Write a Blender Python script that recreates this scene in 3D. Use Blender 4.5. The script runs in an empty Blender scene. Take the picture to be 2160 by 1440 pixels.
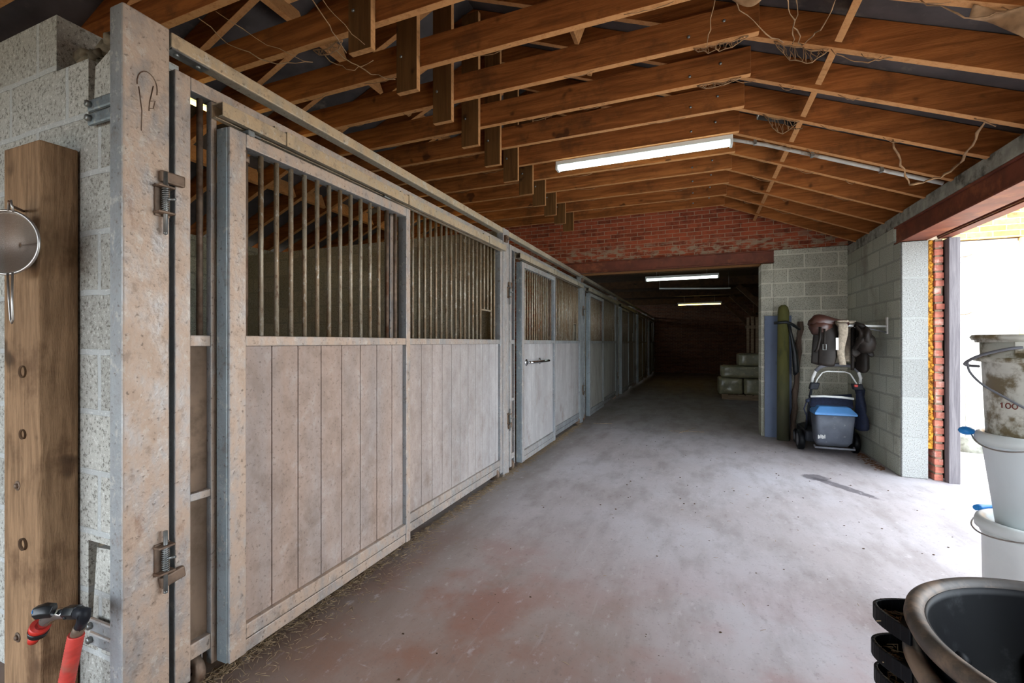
import bpy, bmesh, math, random
from mathutils import Vector, Matrix, noise as mnoise
random.seed(7)
sc = bpy.context.scene
COL = sc.collection
PI = math.pi
V = Vector

# ------------------------------------------------------------------ helpers
class MB:
    """collects shapes into one mesh"""
    def __init__(self):
        self.bm = bmesh.new()
    def _hexa(self, vs):
        v = [self.bm.verts.new(p) for p in vs]
        for f in ((0,3,2,1),(4,5,6,7),(0,1,5,4),(1,2,6,5),(2,3,7,6),(3,0,4,7)):
            self.bm.faces.new([v[i] for i in f])
        return v
    def box(self, x0, x1, y0, y1, z0, z1):
        self._hexa([(x0,y0,z0),(x1,y0,z0),(x1,y1,z0),(x0,y1,z0),(x0,y0,z1),(x1,y0,z1),(x1,y1,z1),(x0,y1,z1)])
        return self
    def obox(self, c, a, b, d):
        c, a, b, d = V(c), V(a), V(b), V(d)
        self._hexa([c-a-b-d, c+a-b-d, c+a+b-d, c-a+b-d, c-a-b+d, c+a-b+d, c+a+b+d, c-a+b+d])
        return self
    def bar(self, p, q, w, h, up=(0,0,1)):
        p, q = V(p), V(q)
        t = q-p; L = t.length; t.normalize()
        s = t.cross(V(up)).normalized(); u = s.cross(t).normalized()
        return self.obox((p+q)/2, t*L/2, s*w/2, u*h/2)
    def tube(self, pts, r, n=10, closed=False, cap=True):
        pts = [V(p) for p in pts]; m = len(pts)
        rs = r if isinstance(r, (list, tuple)) else [r]*m
        rings = []; prev = None
        for i, p in enumerate(pts):
            if closed: t = pts[(i+1) % m]-pts[i-1]
            else: t = pts[min(i+1, m-1)]-pts[max(i-1, 0)]
            if t.length < 1e-9: t = V((0,0,1))
            t.normalize()
            if prev is None:
                a = V((0,0,1)) if abs(t.z) < .9 else V((1,0,0))
                s = t.cross(a).normalized()
            else:
                s = (prev-t*prev.dot(t))
                s = s.normalized() if s.length > 1e-6 else t.cross(V((0,0,1))).normalized()
            prev = s; u = t.cross(s)
            rings.append([self.bm.verts.new(p+(s*math.cos(2*PI*k/n)+u*math.sin(2*PI*k/n))*rs[i]) for k in range(n)])
        for i in range(m if closed else m-1):
            A, B = rings[i], rings[(i+1) % m]
            for k in range(n):
                f = self.bm.faces.new((A[k], A[(k+1) % n], B[(k+1) % n], B[k])); f.smooth = True
        if cap and not closed:
            self.bm.faces.new(rings[0][::-1]); self.bm.faces.new(rings[-1])
        return self
    def lathe(self, prof, c=(0,0,0), n=40, axis='z', sx=1, sy=1):
        """prof: list of (radius, height); closed loop if first == last"""
        c = V(c); rings = []
        for (r, h) in prof:
            ring = []
            for k in range(n):
                a = 2*PI*k/n; x, y = r*math.cos(a)*sx, r*math.sin(a)*sy
                p = V((x,y,h)) if axis == 'z' else (V((h,x,y)) if axis == 'x' else V((x,h,y)))
                ring.append(self.bm.verts.new(c+p))
            rings.append(ring)
        for A, B in zip(rings, rings[1:]):
            for k in range(n):
                f = self.bm.faces.new((A[k], A[(k+1) % n], B[(k+1) % n], B[k])); f.smooth = True
        if prof[0] != prof[-1]:
            if prof[0][0] > 1e-4: self.bm.faces.new(rings[0][::-1])
            if prof[-1][0] > 1e-4: self.bm.faces.new(rings[-1])
        return self
    def prism(self, poly, vec):
        vec = V(vec); a = [self.bm.verts.new(V(p)) for p in poly]; b = [self.bm.verts.new(V(p)+vec) for p in poly]
        n = len(poly)
        self.bm.faces.new(a[::-1]); self.bm.faces.new(b)
        for i in range(n):
            self.bm.faces.new((a[i], a[(i+1) % n], b[(i+1) % n], b[i]))
        return self
    def grid(self, fn, nu, nv, thick=0.0, smooth=True):
        """surface fn(u,v)->point with thickness"""
        P = [[V(fn(i/nu, j/nv)) for j in range(nv+1)] for i in range(nu+1)]
        def nrm(i, j):
            a = P[min(i+1,nu)][j]-P[max(i-1,0)][j]; b = P[i][min(j+1,nv)]-P[i][max(j-1,0)]
            c = a.cross(b); return c.normalized() if c.length > 1e-9 else V((0,0,1))
        T = [[self.bm.verts.new(P[i][j]+nrm(i,j)*thick/2) for j in range(nv+1)] for i in range(nu+1)]
        B = [[self.bm.verts.new(P[i][j]-nrm(i,j)*thick/2) for j in range(nv+1)] for i in range(nu+1)]
        def q(*v):
            f = self.bm.faces.new(v); f.smooth = smooth
        for i in range(nu):
            for j in range(nv):
                q(T[i][j], T[i+1][j], T[i+1][j+1], T[i][j+1]); q(B[i][j+1], B[i+1][j+1], B[i+1][j], B[i][j])
        for i in range(nu):
            q(T[i+1][0], T[i][0], B[i][0], B[i+1][0]); q(T[i][nv], T[i+1][nv], B[i+1][nv], B[i][nv])
        for j in range(nv):
            q(T[0][j], T[0][j+1], B[0][j+1], B[0][j]); q(T[nu][j+1], T[nu][j], B[nu][j], B[nu][j+1])
        return self
    def ball(self, c, r, s=(1,1,1), sub=2, jit=0):
        M = Matrix.Translation(V(c)) @ Matrix.Diagonal((r*s[0], r*s[1], r*s[2], 1))
        res = bmesh.ops.create_icosphere(self.bm, subdivisions=sub, radius=1, matrix=M)
        for v in res['verts']:
            if jit: v.co += V((random.uniform(-jit,jit), random.uniform(-jit,jit), random.uniform(-jit,jit)))
            for f in v.link_faces: f.smooth = True
        return self

def world_loc(o):
    p = V((0,0,0))
    while o: p += o.location; o = o.parent
    return p

def tag(o, label=None, cat=None, group=None, kind=None):
    if label: o['label'] = label
    if cat: o['category'] = cat
    if group: o['group'] = group
    if kind: o['kind'] = kind
    return o

def obj(name, mb, mat, parent=None, bevel=0.0, label=None, seg=2, origin=None):
    bm = mb.bm
    bmesh.ops.recalc_face_normals(bm, faces=bm.faces)
    off = world_loc(parent) if parent else V((0,0,0))
    own = V((0,0,0))
    if parent is None:
        xs = [v.co for v in bm.verts]
        own = V((sum(v.x for v in xs)/len(xs), sum(v.y for v in xs)/len(xs), min(v.z for v in xs))) if origin is None else V(origin)
    bmesh.ops.translate(bm, verts=bm.verts, vec=-(off+own))
    me = bpy.data.meshes.new(name); bm.to_mesh(me); bm.free()
    me.materials.append(mat)
    o = bpy.data.objects.new(name, me); COL.objects.link(o)
    o.location = own
    if parent: o.parent = parent
    if bevel:
        m = o.modifiers.new('edge', 'BEVEL'); m.width = bevel; m.segments = seg; m.limit_method = 'ANGLE'; m.angle_limit = math.radians(40)
    if label: o['label'] = label
    return o

def thing(name, loc, label, cat, group=None):
    o = bpy.data.objects.new(name, None); COL.objects.link(o)
    o.location = loc; o.empty_display_size = .05
    return tag(o, label, cat, group)

def struct(name, mb, mat, bevel=0.0):
    o = obj(name, mb, mat, None, bevel, origin=(0,0,0)); o['kind'] = 'structure'
    return o

def dup(root, delta, label):
    r = root.copy(); COL.objects.link(r); r.location = root.location+V(delta)
    r['label'] = label
    for ch in list(root.children):
        c = ch.copy(); COL.objects.link(c); c.parent = r
        for g in list(ch.children):
            d = g.copy(); COL.objects.link(d); d.parent = c
    return r

ORD = ['first','second','third','fourth','fifth','sixth','seventh','eighth','ninth','tenth','eleventh','twelfth','thirteenth','fourteenth','fifteenth','sixteenth']

# ------------------------------------------------------------------ materials
def lin(c):
    return tuple(((x/255)/12.92 if x/255 <= .04045 else ((x/255+.055)/1.055)**2.4) for x in c)+(1,)

class G:
    def __init__(self, name):
        self.m = bpy.data.materials.new(name); self.m.use_nodes = True
        self.nt = self.m.node_tree
        self.b = self.nt.nodes['Principled BSDF']
        self.pos = self.n('ShaderNodeNewGeometry').outputs['Position']
    def n(self, t, ins=None, **at):
        nd = self.nt.nodes.new(t)
        for k, v in at.items(): setattr(nd, k, v)
        for k, v in (ins or {}).items(): self.set(nd.inputs[k], v)
        return nd
    def set(self, s, v):
        if isinstance(v, bpy.types.NodeSocket): self.nt.links.new(v, s)
        else: s.default_value = v
    def map(self, scale=(1,1,1), vec=None, loc=(0,0,0), rot=(0,0,0)):
        return self.n('ShaderNodeMapping', {'Vector': vec or self.pos, 'Scale': scale, 'Location': loc, 'Rotation': rot}).outputs[0]
    def noise(self, scale=5, stretch=(1,1,1), detail=5, rough=.55, loc=(0,0,0), dist=0):
        return self.n('ShaderNodeTexNoise', {'Vector': self.map(stretch, loc=loc), 'Scale': scale, 'Detail': detail, 'Roughness': rough, 'Distortion': dist}).outputs['Fac']
    def ramp(self, fac, lo, hi, a=0.0, b=1.0):
        return self.n('ShaderNodeMapRange', {'Value': fac, 'From Min': lo, 'From Max': hi, 'To Min': a, 'To Max': b}, interpolation_type='SMOOTHSTEP').outputs[0]
    def math(self, op, a, b=0.0):
        return self.n('ShaderNodeMath', {0: a, 1: b}, operation=op).outputs[0]
    def mix(self, fac, a, b, mode='MIX'):
        nd = self.nt.nodes.new('ShaderNodeMix'); nd.data_type = 'RGBA'; nd.blend_type = mode
        self.set(nd.inputs[0], fac); self.set(nd.inputs[6], a); self.set(nd.inputs[7], b)
        return nd.outputs[2]
    def xyz(self):
        s = self.n('ShaderNodeSeparateXYZ', {0: self.pos}).outputs
        return s[0], s[1], s[2]
    def bump(self, h, strength=.3, dist=.01, normal=None):
        ins = {'Height': h, 'Strength': strength, 'Distance': dist}
        if normal: ins['Normal'] = normal
        return self.n('ShaderNodeBump', ins).outputs[0]
    def out(self, col=None, rough=.7, metal=0, normal=None, spec=None, **kw):
        if col is not None: self.set(self.b.inputs['Base Color'], col)
        self.set(self.b.inputs['Roughness'], rough); self.set(self.b.inputs['Metallic'], metal)
        if normal: self.set(self.b.inputs['Normal'], normal)
        if spec is not None: self.set(self.b.inputs['Specular IOR Level'], spec)
        for k, v in kw.items(): self.set(self.b.inputs[k], v)
        return self.m

def simple(name, c, rough=.6, metal=0, var=.25, scale=8, stretch=(1,1,1), bump=.15, dirt=None, dlo=.5, dhi=.7, dscale=6):
    g = G(name); c = lin(c)
    n = g.noise(scale, stretch)
    dark = tuple(x*(1-var) for x in c[:3])+(1,); lite = tuple(min(1, x*(1+var)) for x in c[:3])+(1,)
    col = g.mix(g.ramp(n, .3, .7), dark, lite)
    if dirt: col = g.mix(g.ramp(g.noise(dscale, (1,1,1), 8, .65, (3,1,7)), dlo, dhi), col, lin(dirt))
    return g.out(col, rough, metal, g.bump(n, bump, .004) if bump else None)

def galv(name, base=(158,164,168), dusty=(192,168,148), near=1.15, rough=.5, metal=.35):
    g = G(name); x, y, z = g.xyz()
    n1 = g.noise(3, (1,1,.35), 6); n2 = g.noise(60, (1,1,1), 3); n3 = g.noise(14, (1,1,.5), 6, .6, (5,2,1))
    col = g.mix(g.ramp(n1, .3, .7), lin(tuple(c*.82 for c in base)), lin(base))
    # old dust film plus painted warm light, strongest on the first stall
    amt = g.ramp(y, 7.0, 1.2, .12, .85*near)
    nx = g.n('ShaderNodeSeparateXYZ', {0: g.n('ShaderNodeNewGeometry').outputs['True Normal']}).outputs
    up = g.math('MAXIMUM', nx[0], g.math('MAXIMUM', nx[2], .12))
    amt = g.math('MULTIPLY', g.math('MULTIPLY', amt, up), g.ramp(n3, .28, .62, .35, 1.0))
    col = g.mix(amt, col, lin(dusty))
    n4 = g.noise(22, (1,1,.8), 7, .7, (1,7,3))
    col = g.mix(g.ramp(n4, .54, .68, 0, .4), col, lin((112,94,78)))
    col = g.mix(g.ramp(n4, .44, .34, 0, .45), col, lin((208,202,192)))
    spot = g.ramp(n2, .6, .72)
    col = g.mix(g.math('MULTIPLY', spot, .6), col, lin((84,70,58)))
    rust = g.ramp(g.noise(9, (1,1,.4), 7, .7, (9,4,2)), .62, .76, 0, .6)
    col = g.mix(rust, col, lin((128,84,52)))
    col = g.mix(g.ramp(y, 7.3, 9.5, 0, .55), col, lin((88,84,72)))  # far bays darkened: the room's dimness painted in along with dirt
    h = g.math('ADD', n2, g.math('MULTIPLY', n3, .6))
    return g.out(col, g.ramp(n3, .3, .7, rough-.08, rough+.2), metal, g.bump(h, .55, .005))

def blocks(name, axis, base=(186,188,184), mort=(176,178,174), row=.2, wid=.4, stain=.5, off=0.0, brightspeck=True, moss=False, fs=110):
    g = G(name); x, y, z = g.xyz()
    u = x if axis == 'x' else y
    vec = g.n('ShaderNodeCombineXYZ', {0: g.math('ADD', u, off), 1: z, 2: 0.0}).outputs[0]
    wob = g.n('ShaderNodeTexNoise', {'Vector': g.pos, 'Scale': 9.0, 'Detail': 3.0}).outputs['Color']
    vec = g.mix(.012, vec, wob, 'ADD')
    br = g.n('ShaderNodeTexBrick', {'Vector': vec, 'Color1': lin(base), 'Color2': lin(tuple(c*.88 for c in base)), 'Mortar': lin(mort), 'Scale': 1.0,
             'Mortar Size': .012, 'Mortar Smooth': .25, 'Bias': 0.0, 'Brick Width': wid, 'Row Height': row}, offset=.5)
    fine = g.noise(fs, (1,1,1), 3, .7); mid = g.noise(35, (1,1,1), 4)
    col = br.outputs['Color']
    body = g.math('SUBTRACT', 1.0, br.outputs['Fac'])
    col = g.mix(g.math('MULTIPLY', g.math('MULTIPLY', g.ramp(fine, .53, .64), body), .75), col, lin((92,88,80)))
    col = g.mix(g.math('MULTIPLY', g.ramp(fine, .43, .33), .5), col, lin((226,226,220)))
    st = g.ramp(g.noise(2.2, (1,1,.7), 8, .65, (4,4,4)), .5, .75, 0, stain)
    col = g.mix(st, col, lin((112,104,92)))
    if moss:
        col = g.mix(g.ramp(z, 1.1, 0.1, 0, .55), col, lin((128,128,112)))  # duller towards the foot of the wall
    h = g.math('ADD', g.math('MULTIPLY', br.outputs['Fac'], -.9), g.math('ADD', g.math('MULTIPLY', fine, .8), g.math('MULTIPLY', mid, .5)))
    return g.out(col, .92, 0, g.bump(h, .55, .008), spec=.2)

def bricks(name, axis, c1=(164,80,52), c2=(112,54,38), mort=(165,140,116), row=.062, wid=.21, smear=True, off=0):
    g = G(name); x, y, z = g.xyz()
    u = x if axis == 'x' else y
    vec = g.n('ShaderNodeCombineXYZ', {0: g.math('ADD', u, off), 1: z, 2: 0.0}).outputs[0]
    wob = g.n('ShaderNodeTexNoise', {'Vector': g.pos, 'Scale': 7.0, 'Detail': 3.0}).outputs['Color']
    vec = g.mix(.010, vec, wob, 'ADD')
    br = g.n('ShaderNodeTexBrick', {'Vector': vec, 'Color1': lin(c1), 'Color2': lin(c2), 'Mortar': lin(mort), 'Scale': 1.0, 'Mortar Size': .005,
             'Mortar Smooth': .2, 'Bias': 0.0, 'Brick Width': wid, 'Row Height': row}, offset=.5)
    col = br.outputs['Color']
    n = g.noise(14, (1,1,1), 6, .6)
    col = g.mix(g.ramp(n, .35, .7, 0, .45), col, lin((188,98,66) if smear else (84,56,42)))
    col = g.mix(g.ramp(g.noise(6, (1,1,1), 6, .6, (7,7,7)), .55, .72, 0, .5), col, lin((66,38,30)))
    if smear:   # two courses of old patched mortar just above the steel lintel
        zz = g.ramp(z, 3.0, 2.78); sm = g.ramp(g.noise(7, (1,1,2.2), 7, .62, (2,9,5)), .47, .6)
        col = g.mix(g.math('MULTIPLY', g.math('MULTIPLY', zz, sm), .85), col, lin((160,140,118)))
    h = g.math('ADD', g.math('MULTIPLY', br.outputs['Fac'], -1.0), g.math('MULTIPLY', n, .5))
    return g.out(col, .9, 0, g.bump(h, .6, .008), spec=.2)

def wood(name, c1, c2, grain=(1,12,12), scale=3, rough=.8, bump=.3, knots=True, dust=None, under=None):
    g = G(name)
    n = g.noise(scale, grain, 7, .6, dist=.6); f = g.noise(scale*6, grain, 4, .6)
    col = g.mix(g.ramp(n, .3, .7), lin(c1), lin(c2))
    col = g.mix(g.ramp(f, .55, .75, 0, .35), col, tuple(x*.45 for x in lin(c1)[:3])+(1,))
    if knots:
        kn = g.ramp(g.noise(5.5, (1,1,1), 2, .4, (1,5,9)), .68, .76, 0, .8)
        col = g.mix(kn, col, tuple(x*.2 for x in lin(c1)[:3])+(1,))
    if dust: col = g.mix(g.ramp(g.noise(4, (1,1,1), 7, .65, (8,2,2)), .5, .7, 0, .6), col, lin(dust))
    if under:   # bounce light painted on undersides and right-facing edges, with web dust
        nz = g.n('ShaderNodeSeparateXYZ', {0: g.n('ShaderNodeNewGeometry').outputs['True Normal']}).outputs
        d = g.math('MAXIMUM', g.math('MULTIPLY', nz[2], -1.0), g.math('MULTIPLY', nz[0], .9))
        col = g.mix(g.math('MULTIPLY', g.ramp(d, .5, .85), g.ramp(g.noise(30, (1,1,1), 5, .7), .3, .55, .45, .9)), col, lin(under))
    return g.out(col, rough, 0, g.bump(g.math('ADD', n, f), bump, .006), spec=.25)

M = {}
M['galv'] = galv('galvanised_dusty')
M['galv_blue'] = galv('galvanised_clean', (150,162,168), (150,140,126), .45, .42, .5)
M['galv_rail'] = galv('galvanised_rail', (176,168,152), (200,170,132), 1.0, .55, .2)
M['track'] = galv('track_steel', (176,166,148), (200,170,132), 1.0, .5, .25)
def bar_mat():
    g = G('bar_steel'); x, y, z = g.xyz()
    n = g.noise(45, (1,1,.6), 5, .7); m = g.noise(6, (3,3,.5), 5)
    col = g.mix(g.ramp(m, .35, .65), lin((160,148,128)), lin((140,116,88)))
    col = g.mix(g.ramp(n, .55, .68, 0, .7), col, lin((206,200,188)))
    col = g.mix(g.ramp(n, .45, .34, 0, .7), col, lin((96,62,40)))
    col = g.mix(g.ramp(y, 7.3, 9.5, 0, .6), col, lin((80,70,54)))  # bars past the lintel darkened for dim light as well as grime
    return g.out(col, .5, .3, g.bump(n, .4, .003))
M['bar'] = bar_mat()
def boards_mat():
    g = G('stall_boards'); x, y, z = g.xyz()
    plank = g.math('FLOOR', g.math('DIVIDE', y, .143))
    wn = g.n('ShaderNodeTexWhiteNoise', {'W': plank}, noise_dimensions='1D').outputs[0]
    n = g.noise(4, (1,1,.25), 7, .6); f = g.noise(40, (1,1,.15), 4, .6)
    col = g.mix(g.ramp(n, .3, .7), lin((158,152,150)), lin((182,178,176)))
    col = g.mix(g.math('MULTIPLY', wn, .3), col, lin((140,134,132)))
    d = g.math('MULTIPLY', g.ramp(y, 4.6, 1.4), g.ramp(n, .25, .65, .3, .85))
    col = g.mix(d, col, lin((172,142,122)))
    d2 = g.math('MULTIPLY', g.ramp(g.noise(5, (1,1,.8), 8, .7, (3,3,0)), .48, .72), g.ramp(z, 1.2, .15, .15, .65))
    col = g.mix(d2, col, lin((120,98,82)))
    col = g.mix(g.ramp(g.noise(26, (1,.5,2.2), 6, .75, (1,1,6)), .66, .74, 0, .6), col, lin((112,98,88)))
    sp = g.noise(70, (1,1,1), 4, .75, (2,2,2)); md = g.noise(11, (1,1,.8), 7, .7, (6,1,3))
    near = g.ramp(y, 5.5, 1.5, .25, 1.0)
    col = g.mix(g.math('MULTIPLY', g.math('MULTIPLY', g.ramp(md, .46, .66), near), .32), col, lin((116,98,84)))
    col = g.mix(g.math('MULTIPLY', g.ramp(md, .46, .34), .2), col, lin((204,200,198)))
    col = g.mix(g.math('MULTIPLY', g.math('MULTIPLY', g.ramp(sp, .56, .66), near), .5), col, lin((92,78,68)))
    col = g.mix(g.ramp(y, 6.9, 8.6, 0, .6), col, g.mix(g.ramp(n, .35, .65), lin((84,80,66)), lin((116,112,96))))  # far boards: dim light and dirt both put into the colour
    return g.out(col, .62, .05, g.bump(g.math('ADD', g.math('ADD', n, f), sp), .25, .004))
M['boards'] = boards_mat()
M['dirtyboard'] = simple('dirty_board', (128,104,84), .8, 0, .25, 5, (1,1,.5), .3, (92,72,52), .45, .7)
M['bolt'] = simple('bolt_steel', (140,142,140), .4, .7, .2, 30)
M['rusty'] = simple('rusty_steel', (120,100,84), .6, .4, .3, 25, dirt=(96,62,40))
M['chrome'] = simple('chrome', (215,218,222), .15, 1, .05, 10, bump=0)
M['wire'] = simple('tin_wire', (176,170,164), .32, .85, .1, 20, bump=0)
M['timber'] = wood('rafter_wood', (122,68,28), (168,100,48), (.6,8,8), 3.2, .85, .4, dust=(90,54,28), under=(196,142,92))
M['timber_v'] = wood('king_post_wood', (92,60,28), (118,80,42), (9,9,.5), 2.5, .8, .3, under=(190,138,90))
M['oldwood'] = wood('sleeper_wood', (124,96,70), (164,130,98), (9,9,.8), 5, .85, .7, dust=(78,52,32))
M['greywood'] = wood('grey_wood', (104,98,102), (132,126,128), (14,14,.7), 3, .75, .3, knots=False)
M['darkwood'] = wood('dark_wood', (64,46,30), (86,62,40), (3,3,3), 3, .85, .3)
M['palletwood'] = wood('pallet_wood', (120,100,80), (150,128,104), (1,8,8), 4, .8, .3, knots=False)
M['roof'] = simple('roof_sheet', (74,68,68), .9, 0, .35, 3, (1,1,1), .2, (120,110,98), .56, .72, 2.5)
M['block_left'] = blocks('block_wall_left', 'x', (184,182,174), (178,180,178), .22, .42, .42, off=.33, fs=85)
M['block_back'] = blocks('block_wall_back', 'x', (204,200,182), (216,212,196), .2, .4, .5, moss=True)
M['block_right'] = blocks('block_wall_right', 'y', (188,190,174), (150,152,140), .2, .4, .55, off=.1)
M['block_jamb'] = blocks('block_jamb', 'x', (168,168,165), (160,161,158), .4, .9, .08)
M['block_stall'] = blocks('block_stall', 'x', (200,192,168), (170,164,146), .2, .4, .55)
M['brick'] = bricks('red_brick', 'x', off=.03)
M['brick_end'] = simple('brick_end', (206,124,104), .9, 0, .3, 9, (1,1,1.5), .5, (222,186,172), .5, .66, 8)
M['mortar'] = simple('mortar', (170,150,128), .95, 0, .3, 20, bump=.5)
M['old_mortar'] = simple('old_mortar', (112,102,86), .95, 0, .4, 18, bump=.6)
M['brick_far'] = bricks('dimmed_brick', 'x', (120,80,60), (84,58,46), (130,116,98), smear=False)  # brick colour darkened to stand in for the far room's dim light
M['brick_yellow'] = bricks('yellow_brick', 'x', (176,140,92), (158,116,70), (190,180,164), .075, .26, False)
M['foam'] = simple('insulation', (214,150,50), .9, 0, .45, 28, (1,1,1), .8, (140,86,24), .5, .66, 18)
M['white_paint'] = simple('white_paint', (214,212,208), .8, 0, .04, 4, bump=.05)
M['steel_red'] = simple('red_oxide_steel', (112,56,38), .65, .0, .22, 6, (1,1,1), .2, (146,84,52), .5, .72)
M['steel_under'] = M['steel_red']
M['concrete'] = simple('concrete_cap', (150,150,140), .92, 0, .25, 12, (1,1,1), .4, (70,66,58), .5, .7)
M['yard'] = simple('yard_ground', (206,204,198), .95, 0, .08, 3, (1,1,1), .2, (170,162,150), .56, .72, 9)
M['black_rubber'] = simple('black_rubber', (12,13,17), .5, 0, .35, 6, (1,1,1), .15, (60,62,64), .58, .8, 9)
M['rim_rubber'] = simple('tub_rim', (66,58,52), .5, 0, .3, 9, (1,1,1), .2, (128,106,88), .42, .62, 8)
M['strawbits'] = simple('straw_bits', (158,134,104), .9, 0, .25, 30, bump=0)
M['wet'] = None
M['white_plastic'] = simple('white_plastic', (222,226,224), .35, 0, .05, 5, bump=.02)
M['grey_plastic'] = simple('grey_white_plastic', (206,212,212), .4, 0, .06, 5, (1,1,.4), .02, (160,154,136), .6, .76, 7)
M['dirty_plastic'] = simple('dirty_plastic', (206,204,192), .5, 0, .06, 5, (1,1,1), .1, (112,98,70), .44, .58, 7)
M['blue_plastic'] = simple('blue_plastic', (30,130,205), .4, 0, .1, 10, bump=0)
M['blue_lid'] = simple('blue_lid', (84,140,198), .45, 0, .08, 8, bump=0)
M['bag_grey'] = simple('mower_box', (84,88,98), .6, 0, .15, 10, (1,1,1), .1, (122,124,128), .6, .7, 14)
M['mower_dark'] = simple('mower_dark', (34,36,42), .5, 0, .3, 12, bump=.1)
M['navy'] = simple('navy_mesh', (24,32,56), .8, 0, .3, 40, bump=.3)
M['handle_grey'] = simple('handle_grey', (104,104,110), .6, 0, .12, 12, bump=0)
M['handle_white'] = simple('handle_white', (226,226,222), .4, 0, .06, 12, bump=0)
M['red_plastic'] = simple('red_plastic', (205,52,40), .4, 0, .1, 12, bump=0)
M['red_hose'] = simple('red_hose', (190,62,52), .55, 0, .15, 20, (1,1,3), .2, (150,90,74), .55, .7)
M['black_plastic'] = simple('black_plastic', (30,32,34), .35, 0, .25, 12, bump=.05)
M['leather'] = simple('saddle_leather', (62,36,28), .38, 0, .2, 9, bump=.1)
M['dark_leather'] = simple('dark_leather', (32,26,22), .55, 0, .25, 12, bump=.2)
M['fleece'] = simple('fleece_pad', (136,124,108), .95, 0, .22, 45, bump=.6)
M['blueboard'] = simple('blue_board', (92,104,128), .6, 0, .12, 3, (1,1,.4), .05, (60,66,80), .6, .72, 7)
def mossy():
    g = G('mossy_pole'); x, y, z = g.xyz()
    n = g.noise(7, (2,2,.5), 7, .6); 
    col = g.mix(g.ramp(z, .2, 1.3), lin((72,70,52)), lin((94,92,44)))
    col = g.mix(g.ramp(n, .45, .7, 0, .75), col, lin((58,60,34)))
    return g.out(col, .85, 0, g.bump(n, .4, .01))
M['mossy'] = mossy()
M['bark'] = wood('dark_stake', (72,58,50), (112,94,82), (6,6,.8), 6, .9, .8, knots=False)
M['plastic_wrap'] = simple('wrapped_bale', (128,122,96), .28, 0, .22, 7, (1,1,1), .9, (168,160,132), .55, .7, 11)
M['cobweb'] = simple('cobweb_dust', (150,116,84), 1, 0, .25, 20, bump=0)
M['cable_grey'] = simple('conduit_grey', (176,172,166), .6, 0, .12, 12, bump=0, dirt=(116,96,78), dlo=.5, dhi=.7)
M['dark_pipe'] = simple('dark_pipe', (52,46,42), .8, 0, .3, 20, bump=.3)

for k_ in ('black_rubber', 'dark_leather', 'mower_dark'): M[k_].node_tree.nodes['Principled BSDF'].inputs['Specular IOR Level'].default_value = .2

def floor_mat():
    g = G('concrete_floor'); x, y, z = g.xyz()
    big = g.noise(.55, (1,1,1), 5, .55); med = g.noise(2.6, (1.6,.6,1), 8, .62); fine = g.noise(55, (1,1,1), 4, .6)
    col = g.mix(g.ramp(big, .35, .65), lin((174,164,164)), lin((190,184,188)))
    col = g.mix(g.ramp(med, .42, .7, 0, .55), col, lin((140,130,126)))
    col = g.mix(g.ramp(y, .6, -.6), col, lin((88,78,70)))  # unseen front floor darkened to cut light bounced up to the roof
    # worn red floor paint near the entrance
    red = g.math('MULTIPLY', g.ramp(y, 3.4, 1.6), g.ramp(g.noise(1.7, (1,1,1), 7, .6, (3,8,0)), .42, .62))
    red = g.math('MULTIPLY', red, g.ramp(x, -.4, -1.1, .35, .9))
    col = g.mix(red, col, lin((160,88,76)))
    tan = g.math('MULTIPLY', g.ramp(y, 3.6, 1.3, 0, .8), g.ramp(x, .6, -1.0))
    col = g.mix(tan, col, lin((146,118,100)))
    # grime swept along the stall fronts; far room's dimness painted in
    col = g.mix(g.ramp(x, -1.2, -1.75, 0, .6), col, lin((104,92,82)))
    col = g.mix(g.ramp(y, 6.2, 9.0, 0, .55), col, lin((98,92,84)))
    # pale wheel scuffs along the passage
    sc1 = g.ramp(g.noise(3.2, (5,.35,1), 6, .6, (2,0,0)),   .58, .70, 0, .28)
    col = g.mix(g.math('MULTIPLY', sc1, g.ramp(g.math('ABSOLUTE', g.math('ADD', x, .55)), .75, .2)), col, lin((196,190,190)))
    # oil and water stain by the opening
    for (cx, cy, ang, rx, ry) in ((1.10,5.36,0.0,.13,.14),(1.26,5.10,-.62,.07,.36)):
        q = g.map((1/rx,1/ry,0), vec=g.map((1,1,1), vec=g.n('ShaderNodeVectorMath', {0: g.pos, 1: (-cx,-cy,0)}, operation='ADD').outputs[0], rot=(0,0,ang)))
        ln = g.n('ShaderNodeVectorMath', {0: q}, operation='LENGTH').outputs[1]
        ln = g.math('ADD', ln, g.math('MULTIPLY', g.noise(9, (1,1,1), 6, .7, (6,1,0)), 1.1))
        col = g.mix(g.ramp(ln, 1.55, 1.25, 0, .72), col, lin((72,66,72)))
    mid = g.noise(14, (1.3,.7,1), 7, .7, (3,3,3)); scr = g.noise(7, (.6,6,1), 5, .7, (4,1,1))
    col = g.mix(g.ramp(mid, .55, .72, 0, .45), col, lin((122,110,106)))
    col = g.mix(g.ramp(mid, .43, .3, 0, .4), col, lin((206,198,200)))
    col = g.mix(g.ramp(scr, .64, .74, 0, .4), col, lin((208,202,204)))
    col = g.mix(g.ramp(fine, .58, .72, 0, .4), col, lin((104,94,90)))
    h = g.math('ADD', fine, g.math('MULTIPLY', med, .8))
    return g.out(col, g.ramp(med, .3, .7, .62, .85), 0, g.bump(h, .16, .006), spec=.35)
M['floor'] = floor_mat()

def emit(name, c, s):
    g = G(name)
    return g.out((0,0,0,1), .5, 0, None, **{'Emission Color': lin(c), 'Emission Strength': s})
M['tube_white'] = emit('tube_cool', (232,255,244), 4)
M['tube_warm'] = emit('tube_warm', (255,220,120), 5)
M['tube_yellow'] = emit('tube_yellow', (255,218,110), 4)

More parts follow.
